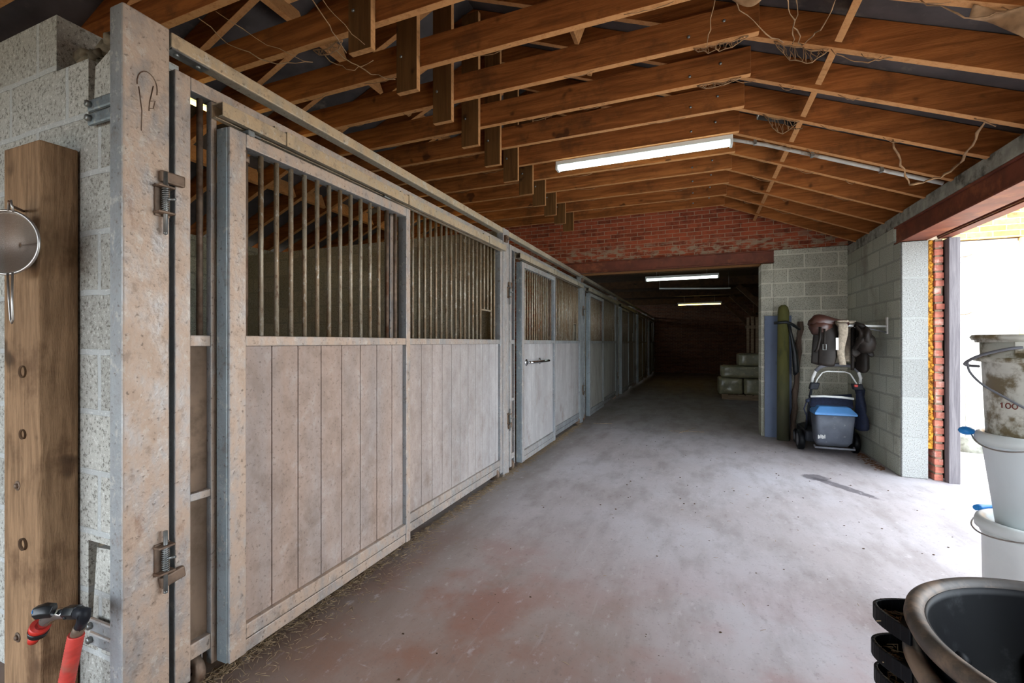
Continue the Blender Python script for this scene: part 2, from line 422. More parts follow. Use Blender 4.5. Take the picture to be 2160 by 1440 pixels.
# ------------------------------------------------------------------ setting
XF = -1.80                                   # plane of the stall fronts
POSTS = [.93, 4.20, 7.50, 11.15, 14.6, 18.2, 21.45]
XR, XRO = 1.90, 2.30                         # right wall, inside and outside faces
RIDGE = -1.90; XL = -5.67; YB = 7.45; YF = 21.6; Y0 = -3.0
def zb(x):                                   # underside of the rafters
    return 2.66+.41*(1.87-x) if x > RIDGE else 2.66+.41*(1.87-(2*RIDGE-x))

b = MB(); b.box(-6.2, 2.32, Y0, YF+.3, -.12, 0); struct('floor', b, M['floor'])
b = MB(); b.box(-40, 40, -40, 40, -.3, -.125); 
struct('ground', b, simple('dark_ground', (84,84,72), .95, 0, .3, 2))  # unseen ground out front kept dark so less light bounces inside
b = MB(); b.box(2.325, 9, -6, 7.7, -.124, -.015); struct('ground_yard', b, M['yard'])

# roof sheets
b = MB()
for (x0, x1) in ((RIDGE, 2.42), (RIDGE, 2*RIDGE-2.42)):
    z0, z1 = zb(RIDGE)+.205, zb(x1)+.205
    b.prism([(x0,Y0,z0),(x1,Y0,z1),(x1,Y0,z1+.05),(x0,Y0,z0+.05)], (0,YB+.3-Y0,0))
struct('ceiling', b, M['roof'])
b = MB(); b.box(XL, 2.6, YB+.3, YF+.3, 3.12, 3.2); struct('ceiling_far', b, M['darkwood'])

# left block wall beside the camera, top course broken away next to the post
b = MB()
b.box(XL, -2.30, .97, 1.16, 0, 2.62)
b.box(-2.30, -2.085, .97, 1.16, 0, 2.40)
b.box(-2.085, -1.88, .97, 1.16, .62, 2.16)
b.box(-2.085, -1.88, .97, 1.16, 0, .33)
b.prism([(-2.055,.97,2.165),(-1.88,.97,2.165),(-1.88,.97,2.43),(-2.04,.97,2.36)], (0,.19,0))
b.prism([(-2.062,.972,.34),(-1.88,.972,.34),(-1.88,.972,.61),(-2.035,.972,.60)], (0,.18,0))
struct('wall_left', b, M['block_left'])
b = MB()
for i in range(60):
    b.ball((random.uniform(-2.27,-1.93), random.uniform(1.02,1.14), 2.40+random.uniform(0,.12)), random.uniform(.02,.05), (1.2,.8,.6), 1, .012)
b.box(-2.084, -2.06, 1.0, 1.15, 2.16, 2.40); b.box(-2.084, -2.05, 1.0, 1.15, .33, .62)
struct('wall_mortar', b, M['old_mortar'])
b = MB(); b.box(XL-.2, XL, Y0, YF, 0, 2.66); struct('wall_stall_back', b, M['block_right'])
for i, y in enumerate((4.27, 11.22, 14.67, 18.27)):
    b = MB(); b.box(XL, XF-.09, y, y+.15, 0, 2.5); struct('wall_divider_%d' % (i+1), b, M['block_stall'])

# back wall: brick gable over a steel lintel, block pier at the right
b = MB()
ZL0, ZL1 = 2.495, 2.675
b.prism([(XL,YB,ZL1),(XR,YB,ZL1),(XR,YB,zb(XR)+.20),(RIDGE,YB,zb(RIDGE)+.20),(XL,YB,zb(XL)+.20)], (0,.3,0))
b.box(XL, -2.12, YB+.08, YB+.3, 0, ZL1)
struct('wall_back', b, M['brick'])
b = MB()
b.box(.86, 1.02, YB, YB+.3, 0, ZL0-.012); b.box(1.02, XR, YB, YB+.3, 0, ZL1-.004)
struct('wall_pier', b, M['block_back'], .006)
b = MB()
b.box(-2.11, 1.02, YB-.03, YB+.06, ZL0, ZL0+.014); b.box(-2.11, 1.02, YB-.03, YB+.06, ZL1-.016, ZL1-.002)
b.box(-2.11, 1.02, YB+.0, YB+.03, ZL0+.014, ZL1-.016)
struct('trim_1', b, M['steel_red'], .003)
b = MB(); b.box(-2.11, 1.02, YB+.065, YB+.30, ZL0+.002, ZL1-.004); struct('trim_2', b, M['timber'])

# right wall with the wide opening to the yard
b = MB(); b.box(XR, XR+.2, 5.74, YB+.3, 0, 2.36); b.box(XR, XR+.2, 5.90, YB+.3, 2.36, 2.54)
struct('wall_right', b, M['block_right'])
b = MB(); b.box(XR+.004, XR+.215, 5.70, 5.738, 0, 2.358); struct('wall_jamb', b, M['block_jamb'], .008)
b = MB(); b.box(XR, XRO, .55, YB+.3, 2.545, 2.665); struct('trim_3', b, M['concrete'], .006)
b = MB()
b.box(XR, XR+.22, .55, 5.89, 2.365, 2.38); b.box(XR, XR+.22, .55, 5.89, 2.528, 2.543); b.box(XR+.02, XR+.04, .55, 5.89, 2.38, 2.528)
struct('trim_4', b, M['steel_red'], .003)
b = MB()
b.box(XR+.29, XR+.38, .55, 5.72, 2.365, 2.38); b.box(XR+.285, XR+.295, .55, 5.72, 2.38, 2.543); 
struct('trim_5', b, M['steel_red'], .003)
b = MB()                                          # golden insulation in the cavity
for i in range(1):
    b.box(2.118, 2.158, 5.725, 5.95, 0.3, 2.36)
for i in range(260):
    b.ball((random.uniform(2.126,2.152), 5.725+random.uniform(-.008,.012), random.uniform(.32,2.35)), random.uniform(.010,.02), (1,.8,1.2), 1, .003)
struct('trim_6', b, M['foam'])
b = MB(); zz = 0.0; i = 0                          # toothed brick end of the outer leaf
while zz < 2.30:
    h = .058+random.uniform(-.003,.003); dx = random.uniform(-.006,.006)
    x1 = 2.228+dx-(.014 if i % 7 == 3 else 0)
    b.box(2.16+dx, x1, 5.685+random.uniform(-.006,.006), 5.95, zz, zz+h)
    zz += .076; i += 1
struct('wall_outer', b, M['brick_end'], .005)
b = MB(); b.box(2.166, 2.222, 5.70, 5.95, 0, 2.36); b.box(2.19, 2.30, 5.96, 7.7, 0, 2.66); struct('wall_outer_core', b, M['mortar'])
b = MB(); b.box(2.236, 2.322, 5.61, 5.70, 0, 2.355); struct('trim_7', b, M['greywood'], .004)
b = MB(); b.box(2.24, 2.30, 5.702, 5.95, .02, 2.355); struct('trim_8', b, M['darkwood'])
# near end of the right wall and an unseen front wall shaped to hold back entrance light
b = MB(); b.box(XR, XRO, Y0, .54, 0, 2.665); struct('wall_right_near', b, M['block_right'])
b = MB(); b.prism([(XL,Y0,2.3),(XR,Y0,2.3),(XR,Y0,zb(XR)+.2),(RIDGE,Y0,zb(RIDGE)+.2),(XL,Y0,zb(XL)+.2)], (0,.15,0)); b.box(-.1, XR, Y0, Y0+.15, 0, 2.68); struct('wall_front_blocker', b, M['brick'])
# far room
b = MB(); b.box(XL, 2.8, YF, YF+.3, 0, 3.12); struct('wall_far', b, M['brick_far'])
b = MB(); b.box(2.3, 2.5, YB+.3, YF, 0, 3.12); struct('wall_far_right', b, M['brick_far'])

# the yard building across the opening
b = MB(); b.box(2.30, 8.5, 7.7, 8.0, 2.68, 3.6); b.box(3.9, 8.5, 7.7, 8.0, -.02, 2.68); struct('wall_yard', b, M['brick_yellow'])
yd = MB(); yd.box(2.305, 3.76, 7.74, 7.82, -.02, 2.67)
door = struct('door_1', yd, M['white_paint'])
b = MB()
for xx in (2.75, 3.25):
    b.box(xx, xx+.006, 7.736, 7.741, 0, 2.65)
obj('board_seam', b, M['concrete'], door)
b = MB(); b.box(3.765, 3.895, 7.66, 7.74, -.015, 2.67); struct('trim_9', b, simple('yellow_frame', (226,190,120), .7, 0, .1, 6))
for zz in (2.46, 1.71):
    b = MB(); b.tube([(3.13,7.735,zz+.02),(3.17,7.70,zz),(3.24,7.69,zz+.005),(3.30,7.70,zz+.03)], .007, 8); obj('hook', b, M['rusty'], door, label='dark bent iron hook')
b = MB(); b.lathe([(0.0,.17),(.08,.155),(.14,.10),(.165,.03),(.17,-.01)], (3.19,7.50,-.005), 24)
tag(obj('guard_stone', b, M['concrete']), 'rounded grey guard stone at the foot of the white yard door', 'stone')

# ------------------------------------------------------------------ roof trusses
TY0, TS, NT = .32, .48, 15
def build_truss(y):
    t = thing('roof_truss', (RIDGE, y, 3.11), '', 'roof truss', 'roof trusses')
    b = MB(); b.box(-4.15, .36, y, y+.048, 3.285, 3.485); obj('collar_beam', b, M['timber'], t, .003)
    for s in (1, -1):
        b = MB(); xe = 2.29 if s > 0 else 2*RIDGE-2.29
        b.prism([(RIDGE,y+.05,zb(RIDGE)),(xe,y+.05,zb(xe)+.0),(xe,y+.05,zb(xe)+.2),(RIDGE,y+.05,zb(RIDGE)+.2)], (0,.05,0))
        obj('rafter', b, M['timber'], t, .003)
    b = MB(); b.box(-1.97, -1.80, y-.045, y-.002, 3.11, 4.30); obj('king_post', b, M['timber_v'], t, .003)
    sl = math.atan(.41)
    for k, (xx, s) in enumerate(((.767, 1), (-.92, 1), (-2.88, -1), (-4.55, -1))):
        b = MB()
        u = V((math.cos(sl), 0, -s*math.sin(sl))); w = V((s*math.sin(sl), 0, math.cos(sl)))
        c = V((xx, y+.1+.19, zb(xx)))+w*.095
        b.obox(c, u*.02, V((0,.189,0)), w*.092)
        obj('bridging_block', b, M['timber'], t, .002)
    for (xx, zz) in ((.16,3.40),(-.05,3.35),(-1.93,3.36)):   # bolt heads where the timbers cross
        b = MB(); b.ball((xx, y-.004 if xx > -1 else y-.048, zz), .012, (1,.6,1), 1)
        obj('bolt', b, M['bolt'], t)
    return t
truss = build_truss(TY0+TS*(NT-1))
truss['label'] = 'last roof truss against the red brick gable wall'
for k in range(1, NT):
    lab = '%s brown roof truss counted from the red brick gable wall' % ORD[k]
    dup(truss, (0, -TS*k, 0), lab)

# ------------------------------------------------------------------ stall row
def stall_post(y, n, near=False):
    place = ['galvanised steel stall post beside the pale block wall and old sleeper',
             'second steel stall post, between the plain front and the front with the grab handle',
             'third steel stall post, standing under the end of the red steel lintel',
             'fourth steel stall post, first one wholly behind the lintel',
             'fifth steel stall post, in the dark room behind the lintel',
             'sixth steel stall post, in the dark next to last stall',
             'last steel stall post, by the dark far brick wall'][n]
    top = 2.505 if n != 2 else 2.488
    p = thing('stall_post', (XF-.04, y+.075, 0), place, 'stall post', 'stall posts')
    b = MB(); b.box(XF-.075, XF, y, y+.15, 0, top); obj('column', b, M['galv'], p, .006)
    for zc, up in ((1.865, True), (.57, False)):
        yc = y+.118
        b = MB()
        b.box(XF, XF+.008, yc-.022, yc+.028, zc-.06, zc+.055)
        b.box(XF, XF+.038, yc-.026, yc+.030, zc+.042, zc+.050); b.box(XF, XF+.038, yc-.026, yc+.030, zc-.052, zc-.044)
        l = obj('spring_latch', b, M['rusty'], p, .002)
        b = MB(); pts = []
        for i in range(90):
            a = i/8*2*PI; pts.append((XF+.022+.0105*math.cos(a), yc+.004+.0105*math.sin(a), zc-.044+.085*i/89))
        b.tube(pts, .0022, 6); obj('spring', b, M['bolt'], l)
        b = MB(); b.tube([(XF+.022,yc+.004,zc-.12),(XF+.022,yc+.004,zc+.10)], .007, 10)
        b.ball((XF+.022,yc+.004,zc-.12), .0085, (1,1,1), 1)
        b.tube([(XF+.022,yc+.004,zc),(XF+.05,yc+.022,zc+.004)], .005, 8)
        obj('pin', b, M['bolt'], l)
        b = MB()                              # lug the pin drops into
        zz = zc+.085 if up else zc-.088
        b.bar((XF+.012, yc-.008, zz), (XF+.012, yc+.075, zz+(.0 if up else .012)), .02, .042); 
        obj('lug', b, M['rusty'], l, .006)
    if n == 0:
        for zz in (2.205, 2.155):
            b = MB(); b.box(XF-.245, XF-.07, y+.016, y+.030, zz-.022, zz+.022); br = obj('wall_bracket', b, M['galv_blue'], p, .009)
            b = MB(); b.lathe([(0,-.014),(.012,-.014),(.012,0.0),(0,0)], (XF-.222, y+.016, zz), 6, 'y'); obj('bolt', b, M['bolt'], br)
        for zz in (.335, .285):
            b = MB(); b.box(XF-.235, XF-.07, y+.016, y+.030, zz-.024, zz+.022); br = obj('wall_bracket', b, M['galv'], p, .009)
            b = MB(); b.lathe([(0,-.014),(.012,-.014),(.012,0.0),(0,0)], (XF-.215, y+.016, zz), 6, 'y'); obj('bolt', b, M['bolt'], br)
        b = MB()                              # a loop and a stroke scratched into the dust of the post
        lp = [(XF+.0015, y+.075+.032*math.cos(a), 2.255+.05*math.sin(a)) for a in [PI*1.05-.33*k for k in range(12)]]
        b.tube(lp, .0018, 5); b.tube([(XF+.0015,y+.094,2.265),(XF+.0015,y+.082,2.20),(XF+.0015,y+.080,2.17)], .0016, 5)
        b.tube([(XF+.0015,y+.082,2.205),(XF+.0015,y+.10,2.215),(XF+.0015,y+.094,2.185),(XF+.0015,y+.083,2.18)], .0014, 5)
        b.tube([(XF+.0015,y+.048,2.24),(XF+.0015,y+.058,2.16),(XF+.0015,y+.056,2.09)], .0014, 5)
        obj('scratch_mark', b, M['rusty'], p)
    else:
        b = MB(); b.box(XF-.0, XF+.03, y+.01, y+.06, 2.36, 2.43); b.lathe([(0,.0),(.022,.0),(.022,.04),(0,.04)], (XF+.0, y+.035, 2.40), 12, 'x'); obj('rail_bracket', b, M['rusty'], p, .004)
    return p

PL = .143
def planks(mb, x0, x1, ya, yb, z0, z1, start=None):
    y = ya
    while y < yb-.01:
        e = min(y+PL, yb); mb.box(x0, x1, y+.0022, e-.0022, z0, z1); y = e
    mb.box(x0+.001, (x0+x1)/2, ya, yb, z0, z1)

def stall_bay(n, y0, y1):
    W = y1-y0
    dy = .324; dw = 1.232
    if W > 3.4: dw = 1.30
    where = ['nearest the camera beside the pale block wall', 'with the chrome grab handle on its door', 'third along, just behind the red lintel',
             'fourth along, in the dark room', 'fifth along, in the dark room', 'last, against the far brick wall'][n]
    # --- top rail
    b = MB(); yr = y0+.155 if n != 2 else y0+.01
    zr = 2.445
    b.box(XF-.06, XF, y0+.155, y1-.005, zr, zr+.055)
    r = obj('top_rail', b, M['galv_rail'], None, .006)
    tag(r, 'square steel rail over the stall front '+where, 'rail', 'stall top rails')
    b = MB()
    for yy in (y0+.19, y0+.27): b.lathe([(0,-.012),(.010,-.012),(.010,0),(0,0)], (XF-.03, yy, zr), 6)
    b.box(XF-.055, XF-.005, y0+.16, y0+.30, zr-.006, zr-.0005)
    obj('joint_plate', b, M['bolt'], r)
    # --- fixed front
    f = thing('stall_screen', (XF-.03, (y0+y1)/2, 0), 'fixed barred steel stall front '+where, 'stall front', 'stall fronts')
    yd1 = y0+dy+dw
    b = MB(); X0, X1 = XF-.06, XF
    b.box(X0, X1, y0+.168, y0+.225, .05, 2.37)
    b.box(X0, X1, y0+.225, y1-.075, 2.318, 2.37)
    b.box(XF-.034, X1-.003, y0+.306, y0+.330, .06, 2.318)
    b.box(X0-.01, X1-.021, yd1-.075, yd1-.004, .06, 2.318)
    b.box(X0, X1, y1-.075, y1-.015, .05, 2.37)
    for (a, c) in ((y0+.225, y0+.306), (yd1-.004, y1-.075)):
        b.box(X0+.005, X1-.004, a, c, 1.335, 1.378); b.box(X0+.005, X1-.004, a, c, .125, .185)
    b.box(X0+.03, X1-.004, y0+.225, y0+.306, .735, .765)
    b.box(X0+.005, X1-.008, yd1-.004, y1-.075, .06, .118)
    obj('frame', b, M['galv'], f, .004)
    b = MB(); b.box(XF-.048, XF-.030, y0+.225, y0+.306, .185, 1.335); obj('end_board', b, M['dirtyboard'], f)
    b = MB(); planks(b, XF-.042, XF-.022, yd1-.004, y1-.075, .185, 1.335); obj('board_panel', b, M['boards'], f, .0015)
    b = MB(); b.tube([(XF-.036,y0+.282,1.378),(XF-.036,y0+.282,2.318)], .0115, 10); obj('bar', b, M['rusty'], f)
    k = 0; yy = yd1+.035
    ys = []
    while yy < y1-.085: ys.append(yy); yy += .0765
    for q, yy in enumerate(ys):
        low = 1.655 if q in (len(ys)-4, len(ys)-3) else 1.378
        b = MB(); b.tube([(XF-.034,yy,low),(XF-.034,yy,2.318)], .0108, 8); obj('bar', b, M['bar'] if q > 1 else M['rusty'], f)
    b = MB(); b.box(XF-.045, XF-.022, ys[-5], ys[-2], 1.643, 1.657); obj('feed_hatch_rim', b, M['bar'], f)
    # sliding track with brackets
    b = MB(); ya, yb = y0+.305, y1-.08
    prof = [(XF-.0,2.302),(XF+.066,2.302),(XF+.066,2.246),(XF+.040,2.246),(XF+.040,2.250),(XF+.062,2.250),(XF+.062,2.298),(XF+.004,2.298),(XF+.004,2.250),(XF+.026,2.250),(XF+.026,2.246),(XF,2.246)]
    b.prism([(x,ya,z) for x, z in prof], (0,yb-ya,0))
    tr = obj('door_track', b, M['track'], f, .002)
    for yy in (ya+.30, ya+1.25, yb-.4):
        b = MB(); b.box(XF-.0, XF+.071, yy, yy+.06, 2.303, 2.309); b.box(XF+.067, XF+.072, yy, yy+.06, 2.243, 2.309); b.box(XF+.01,XF+.03,yy-.03,yy-.012,2.309,2.33)
        obj('clamp', b, M['galv_rail'], tr, .001)
    for yy in (y0+.262, y1-.13):
        b = MB(); b.lathe([(.020,-.0165),(.052,-.0165),(.058,-.009),(.058,.009),(.052,.0165),(.020,.0165),(.020,-.0165)], (XF-.045, yy, .058), 28, 'y')
        c = obj('caster', b, M['rusty'], f)
        b = MB(); b.box(XF-.062, XF-.028, yy-.026, yy-.021, .05, .125); b.box(XF-.062, XF-.028, yy+.021, yy+.026, .05, .125); b.box(XF-.062, XF-.028, yy-.026, yy+.026, .119, .125)
        b.tube([(XF-.045,yy-.03,.058),(XF-.045,yy+.03,.058)], .008, 8); obj('fork', b, M['galv'], c)
    # --- sliding door, hanging from the track
    d = thing('sliding_door', (XF+.045, y0+dy+dw/2, .07), 'sliding stall door with vertical bars above boards, '+where.replace('on its door', 'on its boards'), 'stall door', 'sliding stall doors')
    X0, X1 = XF+.018, XF+.080
    ya, yb = y0+dy, yd1
    b = MB()
    b.box(X0, X1, ya, ya+.072, .07, 2.21); b.box(X0, X1, yb-.045, yb, .07, 2.21)
    b.box(X0, X1, ya+.072, yb-.045, 2.155, 2.21); b.box(X0+.004, X1-.003, ya+.072, yb-.045, 1.335, 1.378)
    b.box(X0+.004, X1-.002, ya+.072, yb-.045, .128, .187); b.box(X0+.004, X1-.006, ya+.072, yb-.045, .07, .122)
    obj('frame', b, M['galv'], d, .004)
    b = MB(); b.box(X0-.004, X1-.012, ya-.007, ya-.0005, .075, 2.205); obj('edge_strip', b, M['galv_blue'], d)
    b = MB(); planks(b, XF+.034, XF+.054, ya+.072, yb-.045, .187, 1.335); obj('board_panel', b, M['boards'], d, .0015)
    nb = 14; xx = XF+.046
    for q in range(nb):
        yy = ya+.087+q*(dw-.087-.118)/(nb-1)
        b = MB()
        if q == 0:
            b.tube([(xx,yy,1.378),(xx,yy,2.155)], .0125, 10); b.tube([(xx,yy,1.46),(xx,yy,2.10)], .0152, 10); b.tube([(xx,yy,2.10),(xx,yy,2.125)], .021, 12)
            obj('bar', b, M['rusty'], d)
        else:
            b.tube([(xx,yy,1.378),(xx,yy,2.155)], .0108, 8)
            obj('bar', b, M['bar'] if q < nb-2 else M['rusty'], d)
    for yy in (ya+.13, yb-.20):
        b = MB(); b.tube([(XF+.033,yy,2.21),(XF+.033,yy,2.262)], .008, 8); b.box(XF+.015, XF+.055, yy-.03, yy+.03, 2.228, 2.236)
        b.lathe([(0,-.006),(.018,-.006),(.018,.006),(0,.006)], (XF+.018,yy-.02,2.272), 12, 'x'); b.lathe([(0,-.006),(.018,-.006),(.018,.006),(0,.006)], (XF+.048,yy-.02,2.272), 12, 'x')
        b.box(XF+.026, XF+.040, yy+.02, yy+.16, 2.214, 2.224)
        obj('roller_hanger', b, M['bolt'], d, .001)
    if n == 0:
        b = MB(); b.box(XF+.02, XF+.06, ya+.098, ya+.128, 2.211, 2.243); obj('stop_block', b, M['galv_blue'], d, .003)
    if n == 1:
        b = MB(); xh = X1+.045; zc = 1.13; h0, h1 = ya+.18, ya+.80
        b.tube([(XF+.054,h0,zc),(xh-.012,h0,zc),(xh,h0+.015,zc),(xh,h1-.015,zc+.0),(xh,h1,zc)], .016, 14)
        b.tube([(XF+.054,h1-.16,zc),(xh,h1-.16,zc)], .014, 12)
        for yy in (h0, h1-.16): b.lathe([(0,0),(.038,0),(.038,.008),(0,.008)], (XF+.054,yy,zc), 20, 'x')
        obj('grab_handle', b, M['chrome'], d, label='bright chrome grab bar')
    return f

for n, y in enumerate(POSTS): stall_post(y, n)
for n in range(len(POSTS)-1): stall_bay(n, POSTS[n], POSTS[n+1])

# ------------------------------------------------------------------ lamps
def tube_lamp(name, x0, x1, y, z, mat, label, twin=True, axis='x', hang=None):
    L = thing(name, ((x0+x1)/2, y, z+.06) if axis == 'x' else (x0, (y+x1)/2, z+.06), label, 'ceiling lamp', 'fluorescent lamps')
    def pt(a, s, zz): return (a, y+s, zz) if axis == 'x' else (x0+s, a, zz)
    A, B = (x0, x1) if axis == 'x' else (y, x1)
    b = MB()
    if axis == 'x': b.box(A, B, y-.05, y+.05, z+.025, z+.07)
    else: b.box(x0-.05, x0+.05, A, B, z+.025, z+.07)
    obj('housing', b, M['white_plastic'], L, .006)
    for s in ((-.03, .03) if twin else (0,)):
        b = MB(); b.tube([pt(A+.03, s, z), pt(B-.03, s, z)], .014, 12); obj('light_tube', b, mat, L)
    for a in (A+.012, B-.012):
        b = MB()
        if axis == 'x': b.box(a-.012, a+.012, y-.052, y+.052, z-.02, z+.026)
        else: b.box(x0-.052, x0+.052, a-.012, a+.012, z-.02, z+.026)
        obj('lamp_holder', b, M['white_plastic'], L, .003)
        if hang:
            b = MB(); aa = a+(.2 if a < (A+B)/2 else -.2); b.tube([(aa,y,z+.07),(aa,y,hang)], .004, 5); obj('hanging_wire', b, M['wire'], L)
    return L
tube_lamp('tube_lamp', -1.40, .31, 4.73, 3.215, M['tube_white'], 'bright twin tube lamp under the roof trusses of the passage')
tube_lamp('tube_lamp', -.96, .39, 9.52, 2.60, M['tube_white'], 'white tube lamp in the dark room just behind the red lintel', hang=3.125)
tube_lamp('tube_lamp', -.60, .74, 16.2, 2.60, M['tube_warm'], 'thin yellow tube lamp hanging deep in the dark room', False, hang=3.125)
tube_lamp('tube_lamp', -3.62, 3.45, 1.85, 3.205, M['tube_yellow'], 'yellow tube lamp inside the first stall, seen through its bars', False, 'y')
tube_lamp('tube_lamp', -3.62, 6.55, 5.05, 3.205, M['tube_yellow'], 'yellow tube lamp inside the second stall, seen over the bars', False, 'y')
b = MB(); b.tube([(-.85,11.6,2.66),(.30,11.6,2.61),(.72,11.6,2.60)], .018, 8)
rod = tag(obj('metal_rod', b, M['handle_white']), 'thin pale rod hung on wires under the beams of the dark room', 'rod')
for xx, zz in ((-.84,2.66),(.68,2.60)):
    b = MB(); b.tube([(xx,11.6,zz),(xx,11.6,3.125)], .004, 5); obj('hanging_wire', b, M['wire'], rod)

# far-room timber
for i, y in enumerate((9.95, 12.6, 15.2, 18.2)):
    t = thing('tie_beam', (0, y, 2.78), '%s dark timber tie beam counted from the red lintel into the dark room' % ORD[i], 'timber beam', 'tie beams of the dark room')
    b = MB(); b.box(XL+.02, 2.29, y, y+.2, 2.80, 3.0); obj('beam', b, M['darkwood'], t)
    b = MB(); b.box(-.1, .1, y+.02, y+.18, 3.0, 3.12); obj('packing', b, M['darkwood'], t)
for i, y in enumerate((12.62, 15.22, 18.22)):
    t = thing('timber_post', (1.95, y+.08, 0), '%s dark timber post with brace behind the wrapped bales' % ORD[i], 'timber post', 'timber posts of the dark room')
    b = MB(); b.box(1.87, 2.03, y, y+.16, 0, 2.80); obj('column', b, M['darkwood'], t, .01)
    b = MB(); b.bar((1.95,y+.08,1.75), (.95,y+.08,2.78), .09, .12); obj('brace', b, M['darkwood'], t, .005)
t = thing('slat_gate', (1.45, 12.85, 0), 'upright wooden slat gate standing behind the wrapped bales', 'gate')
for k in range(5):
    b = MB(); b.box(1.16+k*.1, 1.22+k*.1, 12.84, 12.87, .0, 1.98+.02*(k % 2)); obj('slat', b, M['palletwood'], t)
b = MB(); b.box(1.14, 1.64, 12.87, 12.9, .4, .48); b.box(1.14, 1.64, 12.87, 12.9, 1.7, 1.78); obj('cross_rail', b, M['palletwood'], t)

# ------------------------------------------------------------------ wrapped bales on a pallet
pal = thing('pallet', (1.15, 12.2, 0), 'low wooden pallet under the stack of wrapped bales', 'pallet')
b = MB()
for k in range(3): b.box(.55, 1.75, 11.92+k*.28, 12.0+k*.28, .02, .10)
obj('bearer', b, M['palletwood'], pal)
b = MB()
for k in range(7): b.box(.55+k*.17, .68+k*.17, 11.9, 12.62, .10, .125)
b.box(.55, 1.75, 11.9, 12.62, 0, .02)
obj('deck_board', b, M['palletwood'], pal)
def bale(x0, x1, z0, z1, label):
    b = MB(); b.box(x0, x1, 11.9, 12.6, z0, z1)
    bmesh.ops.subdivide_edges(b.bm, edges=b.bm.edges[:], cuts=9, use_grid_fill=True)
    cx, cz = (x0+x1)/2, (z0+z1)/2
    for v in b.bm.verts:
        nx, nz, ny = (v.co.x-cx)/(x1-x0)*2, (v.co.z-cz)/(z1-z0)*2, (v.co.y-12.25)/.35
        for ax, a, bb in (('x', nz, ny), ('z', nx, ny), ('y', nx, nz)):
            pass
        m = sorted((abs(nx), abs(ny), abs(nz)))
        if m[1] > .75:
            k = 1-.06*(m[1]-.75)/.25
            v.co = V((cx+(v.co.x-cx)*k, 12.25+(v.co.y-12.25)*k, z0+(v.co.z-z0)*(k if nz > 0 else 1)))
        v.co += V((0, mnoise.noise(v.co*7)*.014, mnoise.noise(v.co*6+V((3,3,3)))*.008 if nz > .5 else 0))
    for f in b.bm.faces: f.smooth = True
    o = tag(obj('wrapped_bale', b, M['plastic_wrap']), label, 'bale', 'plastic wrapped bales')
bale(.47, 1.0, .127, .515, 'wrapped bale at the lower left of the stack, on the pallet')
bale(1.015, 1.72, .127, .515, 'wrapped bale at the lower right of the stack, half behind the block pier')
bale(.53, 1.42, .52, .80, 'long wrapped bale in the middle layer of the stack')
bale(.90, 1.62, .805, 1.09, 'single wrapped bale topmost on the stack')

# ------------------------------------------------------------------ things leaning on the block pier
b = MB(); b.prism([(.90,7.40,0),(1.235,7.40,0),(1.235,7.425,0),(.90,7.425,0)], (0,.018,1.73))
tag(obj('board', b, M['blueboard'], None, .003), 'blue grey panel board leaning on the block pier', 'board')
p = thing('wooden_pole', (1.13, 7.25, 0), 'green mossy round pole leaning in front of the blue grey board', 'pole')
b = MB(); b.tube([(1.105,7.24,0),(1.107,7.26,.6),(1.112,7.285,1.25),(1.118,7.31,1.78),(1.118,7.312,1.84),(1.118,7.313,1.87)], [.078,.076,.073,.070,.058,.03], 16)
obj('shaft', b, M['mossy'], p)
b = MB(); b.tube([(1.0,7.245,1.62),(1.07,7.20,1.625),(1.14,7.205,1.63),(1.21,7.24,1.60),(1.31,7.28,1.53)], .02, 8)
b.tube([(1.17,7.23,1.60),(1.21,7.25,1.42),(1.25,7.27,1.2),(1.27,7.29,.95),(1.245,7.28,.9)], [.018,.02,.035,.04,.012], 8)
tag(obj('strap', b, M['black_plastic']), 'black strap tied round the green mossy pole', 'strap')
b = MB(); pts = []; rs = []
for k in range(16):
    t_ = k/15; pts.append((1.225+.115*t_+.008*math.sin(k*1.9), 7.31+.09*t_, 1.64*t_)); rs.append(.036+.006*math.sin(k*2.3))
b.tube(pts, rs, 9)
tag(obj('wooden_stake', b, M['bark']), 'rough dark stake leaning between the mossy pole and the mower', 'stake')

# ------------------------------------------------------------------ lawn mower
mw = thing('lawn_mower', (1.5, 6.8, 0), 'lawn mower with blue lidded grass box, parked in the block corner', 'lawn mower')
b = MB()
b.prism([(1.24,6.55,.13),(1.73,6.55,.13),(1.76,6.7,.13),(1.76,7.1,.13),(1.68,7.22,.13),(1.32,7.22,.13),(1.24,7.1,.13)], (0,0,.14))
obj('deck', b, M['mower_dark'], mw, .03, seg=3)
b = MB(); b.lathe([(.0,.30),(.12,.29),(.16,.25),(.17,.0),(0,0)], (1.5,6.97,.27), 24); b.lathe([(0,.1),(.04,.1),(.05,.0),(0,0)], (1.5,6.97,.57), 16); obj('engine', b, M['mower_dark'], mw)
for (xx, yy, rr) in ((1.215,6.72,.125),(1.785,6.72,.125),(1.25,7.13,.095),(1.75,7.13,.095)):
    s = -1 if xx < 1.5 else 1
    b = MB(); b.lathe([(.03,-.032),(rr-.02,-.036),(rr,-.022),(rr,.022),(rr-.02,.036),(.03,.032)], (xx,yy,rr), 28, 'x')
    w = obj('wheel', b, M['black_rubber'], mw)
    b = MB(); b.lathe([(0,-.036),(rr*.6,-.034),(rr*.6,.034),(0,.036)], (xx+.004*s,yy,rr), 20, 'x'); obj('hub', b, M['handle_grey'], w)
